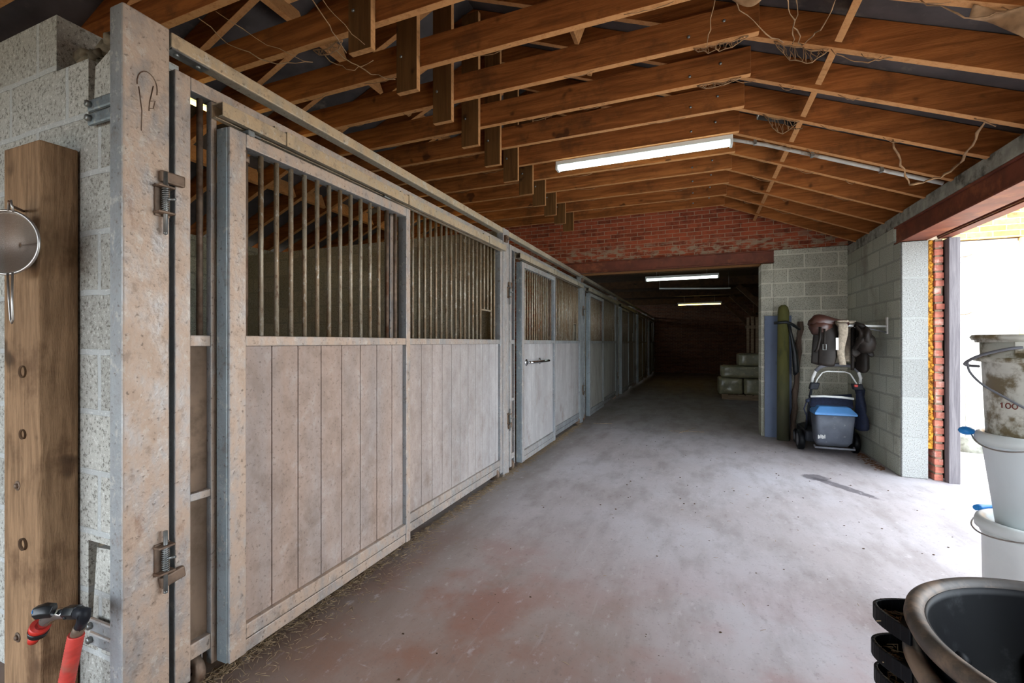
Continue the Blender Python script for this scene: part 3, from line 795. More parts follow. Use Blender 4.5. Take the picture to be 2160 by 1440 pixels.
# grass box facing the camera
b = MB()
def boxpt(u, v): return None
secs = [(.12,1.34,1.65,6.43,6.58),(.18,1.315,1.675,6.36,6.60),(.36,1.305,1.685,6.33,6.61),(.50,1.295,1.695,6.32,6.615)]
rings = []
for (z, xa, xb, ya, yb) in secs:
    rr = .045; ring = []
    for (cx, cy, a0) in ((xb-rr,ya+rr,-90),(xb-rr,yb-rr,0),(xa+rr,yb-rr,90),(xa+rr,ya+rr,180)):
        for k in range(5):
            a = math.radians(a0+k*22.5); ring.append(b.bm.verts.new((cx+rr*math.cos(a), cy+rr*math.sin(a), z)))
    rings.append(ring)
for A, B in zip(rings, rings[1:]):
    for k in range(20):
        f = b.bm.faces.new((A[k], A[(k+1) % 20], B[(k+1) % 20], B[k])); f.smooth = True
b.bm.faces.new(rings[0][::-1]); b.bm.faces.new(rings[-1])
gb = obj('grass_box', b, M['bag_grey'], mw)
b = MB(); b.prism([(1.285,6.30,.50),(1.705,6.30,.50),(1.705,6.62,.50),(1.285,6.62,.50)], (0,0,.025))
vs = [(1.285,6.30,.525),(1.705,6.30,.525),(1.705,6.62,.525),(1.285,6.62,.525),(1.345,6.37,.595),(1.645,6.37,.595),(1.645,6.58,.595),(1.345,6.58,.595)]
b._hexa(vs); obj('box_lid', b, M['blue_lid'], gb, .008, label='bright blue lid')
b = MB()
for k in range(6): b.box(1.325+k*.013, 1.332+k*.013, 6.338, 6.341, .215+.004*(k % 3), .265-.006*((k+1) % 3))
obj('box_label', b, M['handle_white'], gb, label='small white printed mark')
b = MB(); b.tube([(1.30,6.40,.125),(1.30,6.35,.11),(1.69,6.35,.11),(1.69,6.40,.125)], .012, 8); obj('box_rim', b, M['handle_grey'], gb)
# handle
for pp in ([(1.26,6.66,.25),(1.27,6.55,.55),(1.285,6.45,.83),(1.295,6.42,.93)], [(1.75,6.66,.25),(1.755,6.55,.55),(1.765,6.45,.83),(1.765,6.42,.93)]):
    b = MB(); b.tube(pp, .014, 10); obj('handle_strut', b, M['mower_dark'], mw)
hp = [(1.285,6.44,.87),(1.29,6.42,.93),(1.315,6.40,1.01),(1.355,6.385,1.06),(1.41,6.38,1.082),(1.52,6.38,1.09),(1.63,6.38,1.085),(1.69,6.385,1.065),(1.735,6.40,1.015),(1.762,6.42,.935),(1.763,6.44,.87)]
b = MB(); b.tube(hp, .017, 12); h = obj('push_handle', b, M['handle_white'], mw)
b = MB(); b.tube(hp[2:9], .0215, 12); obj('grip', b, M['handle_grey'], h)
b = MB(); b.tube([(1.315,6.40,.865),(1.325,6.385,.91),(1.375,6.37,.995),(1.42,6.365,1.01),(1.60,6.365,1.008),(1.65,6.37,.985),(1.715,6.385,.87),(1.73,6.39,.85),(1.745,6.39,.88)], .008, 8); obj('brake_bail', b, M['handle_white'], mw)
b = MB(); b.tube([(1.27,6.44,.70),(1.40,6.42,.71),(1.58,6.42,.705),(1.70,6.44,.69)], .014, 10); obj('cross_bar', b, M['handle_white'], mw)
b = MB(); b.obox((1.30,6.41,.83), (.045,0,.0), (0,.04,0), (.01,.0,.04)); b.obox((1.725,6.40,.835), (.05,0,.0), (0,.04,0), (-.008,0,.035)); cbx = obj('control_box', b, M['mower_dark'], mw, .012)
b = MB(); b.obox((1.70,6.352,.85), (.018,0,0), (0,.008,0), (0,0,.014)); obj('start_button', b, M['red_plastic'], cbx, .004)
b = MB(); b.tube([(1.26,6.45,.68),(1.22,6.42,.62),(1.20,6.43,.55),(1.23,6.46,.47),(1.24,6.5,.40)], .007, 6); b.ball((1.235,6.42,.65), .025, (1,1,1), 1); obj('cable', b, M['navy'], mw)
b = MB(); b.grid(lambda u, v: (1.275+.44*u, 6.50-.03*math.sin(PI*u)+.08*v, .57+.13*v+.03*u*v), 10, 6, .008); obj('deflector_flap', b, M['navy'], mw)
# dark jacket over the right side
b = MB()
b.grid(lambda u, v: (1.755+.03*math.sin(v*3+u*5)+.04*u, 6.55-.12*u+.03*math.sin(9*u+4*v), .80-.46*v+.02*math.sin(7*u)), 14, 14, .05)
tag(obj('cloth', b, M['navy']), 'dark cloth hanging down beside the mower against the block wall', 'cloth')

# ------------------------------------------------------------------ saddle rack and saddle
SY = 6.05
rk = thing('saddle_rack', (XR, SY, 1.52), 'white metal saddle arm fixed to the right block wall', 'saddle rack')
b = MB(); b.box(XR-.012, XR-.001, SY-.02, SY+.02, 1.44, 1.62); obj('wall_plate', b, M['handle_white'], rk, .003)
b = MB(); b.tube([(XR-.012,SY,1.525),(1.56,SY,1.535),(1.18,SY,1.545)], .013, 10); obj('arm', b, M['handle_white'], rk)
b = MB(); b.tube([(XR-.012,SY,1.46),(1.62,SY,1.53)], .007, 8); b.box(1.60,1.625,SY-.018,SY+.018,1.51,1.56); obj('brace', b, M['handle_grey'], rk)
sd = thing('saddle', (1.35, SY, 1.5), 'brown leather riding saddle slung over the white wall arm', 'saddle')
b = MB(); b.tube([(1.17,SY-.03,1.60),(1.18,SY-.03,1.59),(1.205,SY-.03,1.582),(1.25,SY-.03,1.575),(1.30,SY-.025,1.565),(1.36,SY-.02,1.555),(1.42,SY-.01,1.552),(1.48,SY,1.555),(1.53,SY,1.56),(1.555,SY,1.56)], [.01,.048,.078,.093,.094,.084,.066,.05,.044,.02], 24)
b.tube([(1.175,SY-.045,1.545),(1.22,SY-.05,1.52),(1.30,SY-.06,1.51),(1.38,SY-.06,1.52)], [.03,.085,.085,.05], 20)
obj('seat', b, M['leather'], sd)
for s in (-1, 1):
    def flap(u, v, s=s):
        x0, x1 = 1.25-.02*v, 1.42+.05*v*(1-v)*2-.04*v
        x = x0+(x1-x0)*u
        return (x, SY+s*(.075+.075*math.sin(min(1,v*1.3)*PI/2)+.02*math.sin(PI*u)), 1.57-.47*v+.05*(u-.5)**2*v-.02*u)
    b = MB(); b.grid(flap, 10, 14, .012); obj('flap', b, M['dark_leather'], sd)
b = MB(); b.tube([(1.255,SY-.14,1.52),(1.25,SY-.165,1.40),(1.225,SY-.17,1.28),(1.20,SY-.17,1.24)], .014, 8); b.tube([(1.29,SY-.165,1.5),(1.285,SY-.185,1.36),(1.285,SY-.185,1.28)], .010, 8)
obj('stirrup_leather', b, M['dark_leather'], sd)
b = MB(); b.tube([(1.27,SY-.19,1.33),(1.30,SY-.19,1.33),(1.30,SY-.19,1.27),(1.27,SY-.19,1.27)], .004, 6, True); obj('buckle', b, M['bolt'], sd)
b = MB(); b.box(1.385, 1.409, SY-.205, SY-.20, 1.27, 1.40); obj('cloth_tag', b, M['handle_white'], sd, label='small pale care tag')
b = MB(); path = lambda v: (SY-.155+.012*math.sin(v*6), 1.56-.62*v)
b.grid(lambda u, v: (1.405+.085*u+.02*v*(.5-u)*2+.012*math.sin(v*7), SY-(.16 if v > .08 else .16*v/.08)-.01*math.sin(PI*u), 1.578-.47*v), 6, 20, .028)
b.grid(lambda u, v: (1.50+.115*u+.03*v, SY+.16*(1 if v > .08 else v/.08)-.02, 1.575-.44*v), 6, 18, .026)
b.grid(lambda u, v: (1.41+.10*u, SY-.16+.30*v, 1.578), 4, 8, .02)
tag(obj('girth', b, M['fleece']), 'pale fleece lined girth folded over the saddle arm', 'girth')
b = MB()
b.grid(lambda u, v: (1.585+.15*u+.025*math.sin(v*5+u*3), SY-.06-.13*math.sin(PI*min(1,v*1.2+.1))*(.7+.3*math.sin(u*PI)), 1.54-.32*v-.12*u*(1-v)-.03*math.sin(u*9)), 14, 14, .03)
b.grid(lambda u, v: (1.61+.14*u, SY+.10+.05*math.sin(u*6), 1.5-.46*v+.03*math.sin(u*7)), 10, 14, .03)
b.tube([(1.6,SY-.02,1.55),(1.66,SY-.03,1.53),(1.72,SY-.05,1.45)], .03, 8)
b.ball((1.68,SY-.10,1.34), .10, (.9,.9,1.15), 3, .006)
tag(obj('horse_blanket', b, M['dark_leather']), 'dark folded horse rug hanging behind the girth on the arm', 'horse rug')


# ------------------------------------------------------------------ left foreground
sl_ = thing('railway_sleeper', (-2.27, .9, 0), 'old timber sleeper with holes standing against the block wall', 'timber sleeper')
b = MB(); b.box(-2.385, -2.135, .855, .965, 0, 2.065)
bmesh.ops.subdivide_edges(b.bm, edges=[e for e in b.bm.edges if abs(e.verts[0].co.z-e.verts[1].co.z) > 1], cuts=60)
for v in b.bm.verts:
    if v.co.x > -2.15 and v.co.y < .86: v.co += V((-.012*abs(mnoise.noise(v.co*5))-.006*random.random(), .012*abs(mnoise.noise(v.co*4)), 0))
obj('beam', b, M['oldwood'], sl_, .007)
for zz, r_ in ((1.245,.017),(1.02,.014),(.625,.017)):
    b = MB(); b.lathe([(0,.012),(r_*.7,.010),(r_,0),(r_*1.3,-.004),(r_*1.3,.012)], (-2.245,.8535,zz), 16, 'y'); obj('plug_hole', b, M['darkwood'], sl_)
for zz in (.83, .28):
    b = MB(); b.lathe([(0,-.008),(.008,-.008),(.010,0),(0,.0)], (-2.285,.855,zz), 6, 'y'); b.lathe([(.0,-.001),(.018,-.001),(.018,.003),(0,.003)], (-2.285,.855,zz), 12, 'y'); obj('bolt', b, M['rusty'], sl_)
b = MB(); b.tube([(-2.25,.86,1.822),(-2.16,.79,1.816),(-2.146,.783,1.826)], .0045, 6)
tag(obj('nail', b, M['rusty']), 'long rusty nail in the sleeper holding the strainer', 'nail')
st = thing('kitchen_strainer', (-2.21, .80, 1.42), 'round wire mesh strainer hanging from the sleeper', 'strainer')
SC = V((-2.175, .785, 1.69)); TK = .046
b = MB(); RR = .108
b.tube([SC+V((RR*math.cos(a)*.9, TK*math.cos(a), RR*math.sin(a))) for a in [2*PI*k/48 for k in range(48)]], .0045, 10, True)
b.grid(lambda u, v: SC+V((RR*.9*math.cos(u*2*PI)-.008*v, TK*math.cos(u*2*PI)*(1-.4*v)+.018*v, RR*math.sin(u*2*PI)*(1-.05*v))), 48, 2, .002)
obj('rim', b, M['wire'], st)
b = MB()
def bowl(u, v):
    a = u*2*PI; r = RR*(1-v*.97)
    q = math.sin(v*PI/2); return SC+V((r*.9*math.cos(a)-.016*q, TK*math.cos(a)*r/RR*(1-.35*q)+.042*q, r*math.sin(a)))
b.grid(bowl, 40, 10, .001)
def mesh_mat():
    g = G('wire_mesh'); x, y, z = g.xyz()
    s = g.math('ADD', g.math('ABSOLUTE', g.math('SINE', g.math('MULTIPLY', x, 1500))), g.math('ABSOLUTE', g.math('SINE', g.math('MULTIPLY', z, 1500))))
    return g.out(lin((124,110,100)), .5, .6, None, Alpha=g.ramp(s, .9, 1.2, .35, .85))
obj('mesh_bowl', b, mesh_mat(), st)
b = MB(); b.tube([SC+V((.012,-.0,-.105)), SC+V((.022,-.0,-.20)), SC+V((.032,-.0,-.262)), SC+V((.040,-.0,-.275)), SC+V((.048,-.0,-.262)), SC+V((.042,.0,-.20)), SC+V((.034,.004,-.103))], .0032, 8); obj('wire_handle', b, M['wire'], st)
b = MB(); b.tube([SC+V((.012,.002,.106)), SC+V((.016,.002,.138)), SC+V((.028,.002,.140)), SC+V((.034,.006,.102))], .0035, 8); obj('hook_loop', b, M['wire'], st)

# tap and red hose at the foot of the sleeper
def LP(u, v, y):                              # a point of the picture put on the plane Y = y
    TH = math.atan(390/960); c, s = math.cos(TH), math.sin(TH); r = (u-1080)/960
    d = y/(r*s+c); return V(((r*c-s)*d, y, 1.35-(v-722)/960*d))
tp = thing('water_tap', LP(115,1295,.83), 'chrome water tap with black grip and red ring on the sleeper', 'tap')
b = MB(); b.tube([LP(150,1291,.84), LP(128,1293,.84), LP(112,1297,.835), LP(98,1308,.83), LP(84,1322,.825)], [.017,.018,.019,.019,.016], 14); obj('pipe', b, M['chrome'], tp)
b = MB(); b.tube([LP(114,1287,.815), LP(95,1287,.80), LP(75,1292,.785)], [.022,.024,.021], 6); obj('valve_grip', b, M['black_plastic'], tp, .003)
b = MB(); b.tube([LP(75.5,1291,.784), LP(73,1292,.782)], [.016,.014], 12); obj('blue_dot', b, M['blue_plastic'], tp)
b = MB(); b.tube([LP(86,1318,.825), LP(82,1326,.825)], [.027,.027], 18); obj('red_ring', b, M['red_plastic'], tp)
b = MB(); b.tube([LP(82,1327,.825), LP(79,1337,.825)], [.028,.025], 18); obj('black_ring', b, M['black_plastic'], tp)
b = MB(); b.tube([LP(75,1340,.822), LP(69,1352,.822)], [.017,.014], 14); obj('nozzle', b, M['red_plastic'], tp)
b = MB(); b.tube([LP(143,1291,.84), LP(166,1290,.84)], .022, 6); b.tube([LP(146,1291,.84), LP(135,1305,.82)], [.008,.005], 8); obj('union_nut', b, M['black_plastic'], tp, .002)
hs = thing('garden_hose', LP(150,1440,.86), 'red ribbed hose rising from the floor to the tap', 'hose')
pts = [LP(172,1310,.845), LP(163,1338,.85)]
b = MB(); b.tube([LP(166,1291,.84), LP(178,1294,.84), LP(177,1302,.843), LP(168,1324,.847)], [.019,.02,.017,.014], 12); obj('coupling', b, M['mower_dark'], hs)
b = MB(); b.tube([LP(169,1320,.847), LP(160,1340,.85)], .0165, 12); obj('ferrule', b, M['rusty'], hs)
P0, P1 = LP(161,1337,.85), LP(128,1500,.84)
end = V((P1.x+.02, .80, .035))
path = [P0.lerp(P1, k/60) for k in range(61)]+[P1.lerp(end, k/20) for k in range(1, 21)]
path += [V((end.x-.25*(k/8), end.y-.05*k/8, .028)) for k in range(1, 9)]
b = MB(); b.tube(path, [.0215+(.0012 if k % 2 else 0) for k in range(len(path))], 12); obj('tube', b, M['red_hose'], hs)

# ------------------------------------------------------------------ buckets and tubs at the right
BX, BY = 1.31, 2.58
def rim_lathe(r0, z0, r1, z1, t=.004, lip=.012):
    return [(0,z0),(r0,z0),(r1,z1-.02),(r1+lip,z1-.018),(r1+lip+.004,z1-.006),(r1+lip,z1),(r1-t,z1),(r0-t,z0+t),(0,z0+t)]
# lowest bucket
bk = thing('plastic_bucket', (BX, BY, 0), 'clean white plastic bucket at the bottom of the bucket stack', 'bucket', 'stacked white buckets')
b = MB(); b.lathe([(0,0),(.148,0),(.152,.02),(.160,.52),(.166,.53),(.166,.55),(.158,.55),(.148,.02),(0,.02)], (BX,BY,0), 64); obj('body', b, M['white_plastic'], bk)
b = MB(); b.lathe([(0,.555),(.085,.555),(.09,.562),(.125,.562),(.140,.575),(.148,.592),(.165,.598),(.178,.592),(.183,.575),(.182,.553),(.172,.550),(.170,.552),(0,.552)], (BX,BY,0), 64); obj('lid', b, M['white_plastic'], bk)
b = MB(); b.tube([(BX+.190*math.cos(a), BY+.190*math.sin(a), .565-.028*math.sin((a-2.2)/(4.3-2.2)*PI)) for a in [2.2+k*(4.3-2.2)/24 for k in range(25)]], .0032, 8); obj('bail_wire', b, M['wire'], bk)
b = MB(); a = 4.35; b.obox((BX+.182*math.cos(a), BY+.182*math.sin(a), .548), V((-math.sin(a),math.cos(a),0))*.035, V((math.cos(a),math.sin(a),0))*.008, (0,0,.012)); obj('bail_lug', b, M['white_plastic'], bk, .003)
b = MB(); b.tube([(BX+.190*math.cos(a), BY+.190*math.sin(a), .598) for a in (2.35,2.2,2.0,1.8,1.6,1.4)], [.012,.014,.009,.008,.008,.008], 8); obj('bail_grip', b, M['blue_plastic'], bk, label='blue plastic grip')
# middle bucket
bk = thing('plastic_bucket', (BX, BY, .57), 'greyish white bucket with blue grip, in the middle of the bucket stack', 'bucket', 'stacked white buckets')
b = MB(); b.lathe([(0,.564),(.112,.564),(.118,.57),(.158,.90),(.166,.905),(.166,.925),(.156,.925),(.11,.575),(0,.575)], (BX,BY,0), 64); obj('body', b, M['grey_plastic'], bk)
b = MB(); b.lathe([(0,.93),(.13,.93),(.140,.945),(.150,.96),(.166,.965),(.178,.958),(.184,.94),(.182,.918),(.172,.916),(.170,.927),(0,.927)], (BX,BY,0), 64); obj('lid', b, M['white_plastic'], bk)
b = MB(); b.tube([(BX+.19*math.cos(a), BY+.19*math.sin(a), .955-.05*math.sin((a-2.7)/(4.6-2.7)*PI)) for a in [2.7+k*1.9/24 for k in range(25)]], .0032, 8); obj('bail_wire', b, M['wire'], bk)
a0 = 2.75
b = MB(); b.ball((BX+.205*math.cos(a0), BY+.205*math.sin(a0), .955), .026, (1.1,1.1,.75), 2); b.tube([(BX+.195*math.cos(a), BY+.195*math.sin(a), .952) for a in (2.75,2.6,2.4)], [.012,.008,.006], 8); obj('bail_grip', b, M['blue_plastic'], bk, label='blue plastic grip')
# top dirty bucket
bk = thing('plastic_bucket', (BX, BY, .93), 'dirty stained bucket with wire handle on top of the bucket stack', 'bucket', 'stacked white buckets')
b = MB(); z0 = .935
b.lathe([(0,z0),(.142,z0),(.147,z0+.012),(.160,z0+.33),(.186,z0+.335),(.188,z0+.35),(.164,z0+.354),(.166,z0+.43),(.158,z0+.43),(.14,z0+.01),(0,z0+.01)], (BX,BY,0), 64); body = obj('body', b, M['dirty_plastic'], bk)
b = MB(); b.lathe([(0,z0+.445),(.15,z0+.445),(.19,z0+.448),(.197,z0+.438),(.19,z0+.425),(.183,z0+.428),(.18,z0+.415),(.17,z0+.415),(.167,z0+.432),(0,z0+.432)], (BX,BY,0), 64); obj('lid', b, M['dirty_plastic'], bk)
b = MB(); A0 = 3.95
def smooth(pts, n=8):
    pts = [V(p) for p in pts]; out = []
    for i in range(len(pts)-1):
        p0, p1, p2, p3 = pts[max(i-1,0)], pts[i], pts[i+1], pts[min(i+2, len(pts)-1)]
        for k in range(n):
            t = k/n; out.append(.5*((2*p1)+(p2-p0)*t+(2*p0-5*p1+4*p2-p3)*t*t+(3*p1-p0-3*p2+p3)*t**3))
    return out+[pts[-1]]
def on(a, z, r): return (BX+r*math.cos(a), BY+r*math.sin(a), z)
b.tube(smooth([on(4.05,z0+.395,.180), on(3.85,z0+.388,.20), on(3.55,z0+.365,.225), on(3.30,z0+.340,.230), on(3.08,z0+.318,.222), on(2.85,z0+.31,.168)]), .006, 8)
b.tube(smooth([on(3.22,z0+.335,.228), on(3.26,z0+.29,.225), on(3.42,z0+.24,.205), on(3.7,z0+.195,.175), on(4.1,z0+.15,.166), on(4.5,z0+.125,.166), on(5.0,z0+.14,.17)]), .0045, 8)
obj('bail_wire', b, M['handle_grey'], bk)
for (a_, w_) in ((4.12,.035),(4.55,.03)):
    b = MB(); b.obox(on(a_, z0+.395, .172), V((-math.sin(a_),math.cos(a_),0))*w_, V((math.cos(a_),math.sin(a_),0))*.010, (0,0,.024)); obj('bail_lug', b, M['dirty_plastic'], bk, .003)
b = MB()                                       # printed number 100
tw = .1
rr_ = .1572
for (ac, kind) in ((3.60,'1'),(3.735,'0'),(3.87,'0')):
    zc = z0+.155
    if kind == '0': b.tube([on(ac+.050*math.cos(t)/1.0, zc+.0105*math.sin(t), rr_-.0022) for t in [2*PI*k/24 for k in range(24)]], .0022, 6, True)
    else: b.tube([on(ac, zc-.0105, rr_-.0022), on(ac, zc+.0105, rr_-.0022), on(ac-.03, zc+.005, rr_-.0022)], .0022, 6)
obj('printed_number', b, simple('print_red', (120,60,50), .6, 0, .1, 10, bump=0), bk, label='red printed number 100')

TXc, TYc = .80, 1.27
def tub(zr, rot, dx, dy, label, top):
    cx, cy = TXc+dx, TYc+dy
    t = thing('feed_tub', (cx, cy, zr-.402), label, 'feed tub', 'stacked black tubs')
    b = MB()
    b.lathe([(0,zr-.402),(.244,zr-.402),(.250,zr-.392),(.318,zr-.03),(.320,zr-.015),(.312,zr-.012),(.309,zr-.03),(.242,zr-.386),(0,zr-.386)], (cx,cy,0), 96)
    if top:
        for k in range(9):
            a = rot+k*2*PI/9+.25
            b.tube([(cx+r*math.cos(a), cy+r*math.sin(a), z) for r, z in ((.245,zr-.38),(.263,zr-.28),(.284,zr-.17))], .024, 14)
            b.ball((cx+.284*math.cos(a), cy+.284*math.sin(a), zr-.17), .024, (1,1,1), 3)
    obj('body', b, M['black_rubber'], t)
    b = MB(); b.lathe([(.314,zr-.040),(.328,zr-.046),(.346,zr-.040),(.354,zr-.022),(.351,zr-.006),(.340,zr+.002),(.326,zr+.0),(.316,zr-.010),(.314,zr-.040)], (cx,cy,0), 96); obj('rim', b, M['rim_rubber'], t)
    for s in (0, PI):
        a = rot+s; e = V((math.cos(a), math.sin(a), 0)); w = V((-math.sin(a), math.cos(a), 0)); c = V((cx,cy,zr-.052))
        b = MB(); pts = []
        for k in range(15):
            q = -1+2*k/14; pts.append(c+w*(.085*q)+e*(.335+.075*(1-abs(q)**1.7)))
        inner = []
        for p0, p1 in zip(pts, pts[1:]):
            t_ = (p1-p0).normalized(); nrm = V((t_.y,-t_.x,0))
            b.obox((p0+p1)/2, (p1-p0)*.53, nrm*.004, (0,0,.019))
        b.prism([p-V((0,0,.017)) for p in pts], (0,0,.006))
        hh = obj('handle', b, M['black_rubber'], t, .002)
        if s == PI or True:
            b = MB()
            for k in range(26):
                p = c+w*random.uniform(-.045,.045)+e*random.uniform(.36,.395)+V((0,0,-.012+random.uniform(0,.008))); q = V((random.uniform(-1,1), random.uniform(-1,1), .1)).normalized()*random.uniform(.008,.016)
                b.tube([p-q, p+q], .0012, 4)
            s_ = obj('straw', b, M['strawbits'], hh); s_['kind'] = 'stuff'
    return t
LA = math.radians(158)
tub(.722, LA, 0, 0, 'black rubber feed tub topmost on the tub stack, open to view', True)
tub(.642, LA+.05, -.003, -.003, 'second black feed tub, just below the topmost one', False)
tub(.562, LA-.02, .0, -.004, 'third black feed tub from the top of the tub stack', False)
tub(.482, LA+.04, -.003, -.002, 'fourth black feed tub, lifted only by the lowest one', False)
tub(.402, LA+.01, -.002, .0, 'lowest black feed tub, standing on the floor', False)

# ------------------------------------------------------------------ conduit and dark pipe at the roof
b = MB(); yy = 4.76; zc = lambda x: zb(x)-.018
b.tube([(.31,yy,3.262),(.42,yy,3.225),(.6,yy,zc(.6)),(1.2,yy,zc(1.2)),(1.86,yy,zc(1.86))], .016, 10)
cd = tag(obj('conduit', b, M['cable_grey']), 'grey conduit running from the passage lamp down to the right wall', 'conduit')
b = MB()
for xx in (.5, .95, 1.45): b.box(xx-.012, xx+.012, yy-.024, yy+.024, zc(xx)-.02, zc(xx)+.024)
obj('clip', b, M['bolt'], cd)
b = MB(); b.tube([(.50,4.50,3.34),(.62,4.50,3.30),(.80,4.50,3.22)], .04, 14, cap=True); 
dp = tag(obj('drain_pipe', b, M['dark_pipe']), 'short dark cobwebbed pipe lying between the trusses above the lamp', 'pipe')
b = MB(); b.lathe([(.020,0),(.042,0),(.042,.012),(.020,.012),(.020,0)], (.49,4.50,3.343), 20, 'x'); obj('pipe_end', b, M['cable_grey'], dp)

# ------------------------------------------------------------------ cobwebs
def strand(mb, p, q, sag=.08, r=.003, n=10, wob=.01):
    p, q = V(p), V(q); pts = []
    for k in range(n+1):
        t = k/n; c = p.lerp(q, t); c.z -= sag*4*t*(1-t)
        if 0 < k < n: c += V((random.uniform(-wob,wob), random.uniform(-wob,wob), random.uniform(-wob,wob)))
        pts.append(c)
    mb.tube(pts, [r*random.uniform(.6,1.5) for _ in pts], 5)
    return pts
def net(mb, p, q, drop, n=9):
    a = strand(mb, p, q, drop*.15, .004, n); bb = strand(mb, p, q, drop, .0035, n)
    for k in range(1, n):
        strand(mb, a[k], bb[k], .0, .0022, 4, .006)
        if k < n-1: strand(mb, a[k], bb[k+1], .0, .002, 4, .008)
def ty(k): return TY0+TS*k+.05
def RP(x, k, dz=0): return V((x, ty(k)+.02, zb(x)+dz))
webs = []
b = MB(); net(b, RP(.45,6), RP(.74,6), .11, 10); strand(b, RP(.55,6), RP(.5,5,.1), .03); strand(b, RP(.6,6), RP(.68,5), .05); strand(b, RP(.75,6), RP(1.05,6), .05, .003)
webs.append((b, 'netted cobweb hanging where the bridging meets the nearest complete right rafter'))
b = MB(); net(b, (-.02,ty(6)-.03,3.28), (.30,ty(6)-.03,3.28), .05, 10); strand(b, (.05,ty(6),3.27), RP(.1,5), .04); webs.append((b, 'lacy cobweb under the end of a collar beam, left of the bridging'))
b = MB(); net(b, (.0,ty(7)-.03,3.28), (.30,ty(7)-.03,3.28), .035, 9); webs.append((b, 'thin lacy cobweb under the collar beam next deeper from the lacy one'))
b = MB(); pp = strand(b, RP(1.36,8), (1.52,ty(8)+.2,2.57), .02, .006, 8); strand(b, (1.52,ty(8)+.2,2.57), (1.78,ty(8)+.1,2.66), .04, .007, 10); strand(b, (1.78,ty(8)+.1,2.66), RP(1.68,7,.02), .02, .007, 8); strand(b, RP(1.62,7), RP(1.72,7,-.03), .0, .004, 5)
webs.append((b, 'long looping cobweb strand hanging by the concrete cap of the right wall'))
b = MB(); b.grid(lambda u, v: (1.20+.22*u, ty(5)+.01+.05*v+.02*math.sin(u*6), zb(1.20+.22*u)-.01-v*(.02+.12*u*u)+.010*math.sin(9*u+5*v)), 14, 8, .003); strand(b, RP(1.0,5), RP(1.35,5), .06); webs.append((b, 'dusty sheet of cobweb in the upper right under the near rafters'))
b = MB(); b.grid(lambda u, v: (.16+.24*u, ty(5)+.02+.06*v, zb(.16+.24*u)-.0-v*(.10*math.sin(PI*min(1,.15+u)))+.008*math.sin(8*u+6*v)), 12, 8, .003); strand(b, RP(.12,5), RP(.5,6), .06); strand(b, RP(.42,5), RP(.6,6), .02); webs.append((b, 'dusty hammock of cobweb above the passage at the top edge'))
b = MB(); strand(b, (-1.80,ty(3)-.1,3.12), (-1.98,ty(4)-.1,3.115), .01, .0028, 8); strand(b, (-1.82,ty(3)-.1,3.2), (-1.84,ty(4)-.1,3.13), .03, .002, 8); webs.append((b, 'cobweb thread strung between the two nearest hanging king posts'))
b = MB(); strand(b, (-2.2,ty(4),3.28), (-2.05,ty(5),3.28), .05); strand(b, (-2.3,ty(4)+.02,3.28), (-2.02,ty(4)+.2,3.25), .09, .003); net(b, (-2.35,ty(4),3.28), (-2.1,ty(4),3.28), .07, 6); webs.append((b, 'ragged cobweb behind the second hanging king post over the stalls'))
b = MB(); strand(b, (-2.75,ty(3),3.28), (-2.35,ty(4),3.20), .10, .003, 12); strand(b, (-2.6,ty(3),3.28), (-2.35,ty(4),3.2), .04, .002, 8); webs.append((b, 'sagging cobweb threads over the first stall front'))
b = MB(); net(b, RP(.50,8), RP(.76,8), .12, 7); strand(b, (.7,4.5,3.22), RP(.78,8,-.05), .02); webs.append((b, 'cobweb tuft below the short dark pipe'))
b = MB()
for k in range(5, 14):
    for x in (.55, .9, 1.3, .2):
        if random.random() < .7:
            x2 = x+random.uniform(.08,.22); strand(b, RP(x,k), RP(x2,k), random.uniform(.01,.035), .0022, 7, .004)
    for x in (-.4,-.9,-1.4,-2.3,-2.9):
        if random.random() < .6:
            x2 = x+random.uniform(.1,.35); strand(b, (x,ty(k)-.03,3.285), (x2,ty(k)-.03,3.285), random.uniform(.01,.03), .0018, 7, .004)
o = obj('cobweb_wisps', b, M['cobweb']); tag(o, 'fine dusty cobweb wisps along the undersides of the trusses', 'cobweb', None, 'stuff')
for b, lab in webs: tag(obj('cobweb', b, M['cobweb']), lab, 'cobweb', 'cobwebs')

# ------------------------------------------------------------------ straw and crumbs on the floor
def straws(n, fx, fy, lmin, lmax, zmax, r=.0011):
    b = MB()
    for k in range(n):
        x, y = fx(), fy(); a = random.uniform(0, 2*PI); L = random.uniform(lmin, lmax)/2
        z = .002+random.random()**2*zmax; tz = random.uniform(-.2,.2)*L if z > L*.25+.002 else 0
        d = V((math.cos(a)*L, math.sin(a)*L, tz)); p = V((x,y,z))
        b.tube([p-d, p+V((0,0,.001)), p+d], r, 3)
    return b
b = straws(3400, lambda: -1.82+abs(random.gauss(0,.048)), lambda: 1.12+random.random()**1.3*6.3, .015, .06, .022)
tag(obj('straw', b, M['strawbits']), 'loose straw swept along the foot of the stall fronts', 'straw', None, 'stuff')
b = straws(260, lambda: -1.72+abs(random.gauss(0,.10)), lambda: 1.1+random.random()*1.6, .01, .04, .004)
tag(obj('straw', b, M['strawbits']), 'thin scatter of straw on the floor before the first stall', 'straw', None, 'stuff')
b = straws(170, lambda: random.uniform(-1.6,1.8), lambda: random.uniform(1.2,9.5), .01, .035, .001)
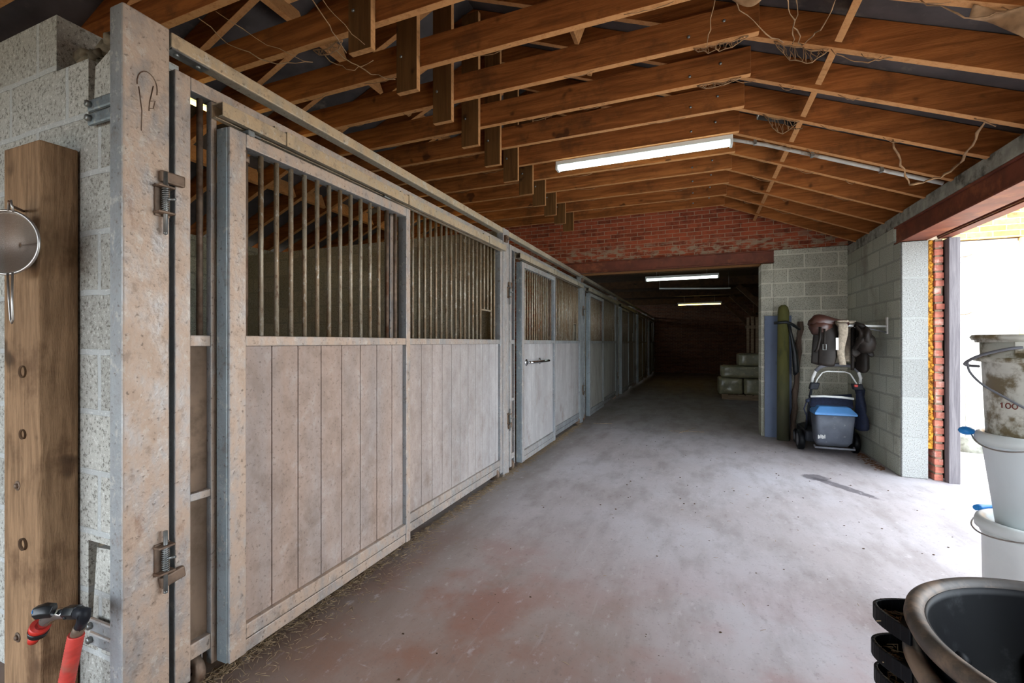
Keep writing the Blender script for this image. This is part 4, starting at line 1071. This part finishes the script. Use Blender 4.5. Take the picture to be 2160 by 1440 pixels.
b.tube([(-.25,7.2,.003),(-.02,7.75,.003)], .003, 4); b.tube([(-.4,7.35,.003),(.1,7.42,.003)], .0025, 4); b.tube([(-1.6,7.55,.003),(-1.3,7.6,.003)], .004, 4)
tag(obj('straw', b, M['strawbits']), 'single straws strewn over the passage floor', 'straw', None, 'stuff')
b = MB()
for k in range(150):
    x, y = random.uniform(-1.3,1.7), random.uniform(1.2,6.8); r = random.uniform(.002,.006)
    b.ball((x,y,r*.5), r, (1.5,1,.6), 1)
tag(obj('dirt_crumbs', b, M['darkwood']), 'dark dirt crumbs scattered over the concrete floor', 'dirt', None, 'stuff')
b = MB()
for k in range(160):
    t_ = random.random(); x = 1.86-abs(random.gauss(0,.05)); y = 5.9+t_*1.3
    b.obox((x,y,.004), V((math.cos(k),math.sin(k),.1))*random.uniform(.008,.02), V((-math.sin(k),math.cos(k),0))*random.uniform(.004,.012), (0,0,.0012))
tag(obj('dry_leaves', b, simple('dry_leaf', (120,84,58), .9, 0, .3, 30)), 'dry leaf litter along the foot of the right block wall', 'leaves', None, 'stuff')

# ------------------------------------------------------------------ light, camera, view
w = bpy.data.worlds.new('World'); sc.world = w; w.use_nodes = True
bg = w.node_tree.nodes['Background']; bg.inputs[0].default_value = (.80,.90,1.0,1); bg.inputs[1].default_value = 3.0
sun = bpy.data.lights.new('sun', 'SUN'); sun.energy = 6; sun.angle = .01; sun.color = (1,.95,.87)
so = bpy.data.objects.new('sun', sun); COL.objects.link(so); so.location = (0,-6,9)
so.rotation_euler = V((.44,.6,-1.0)).to_track_quat('-Z','Y').to_euler()

cam = bpy.data.cameras.new('camera'); cam.lens = 16; cam.sensor_width = 36; cam.clip_start = .02; cam.shift_y = 2/2160
co = bpy.data.objects.new('camera', cam); COL.objects.link(co); co.location = (0,0,1.35)
co.rotation_euler = (PI/2, 0, math.atan(390/960)); sc.camera = co
vs = sc.view_settings; vs.view_transform = 'Standard'; vs.look = 'None'; vs.gamma = 1; vs.use_curve_mapping = False; vs.exposure = 1.5
sc.cycles.max_bounces = 10; sc.cycles.diffuse_bounces = 7
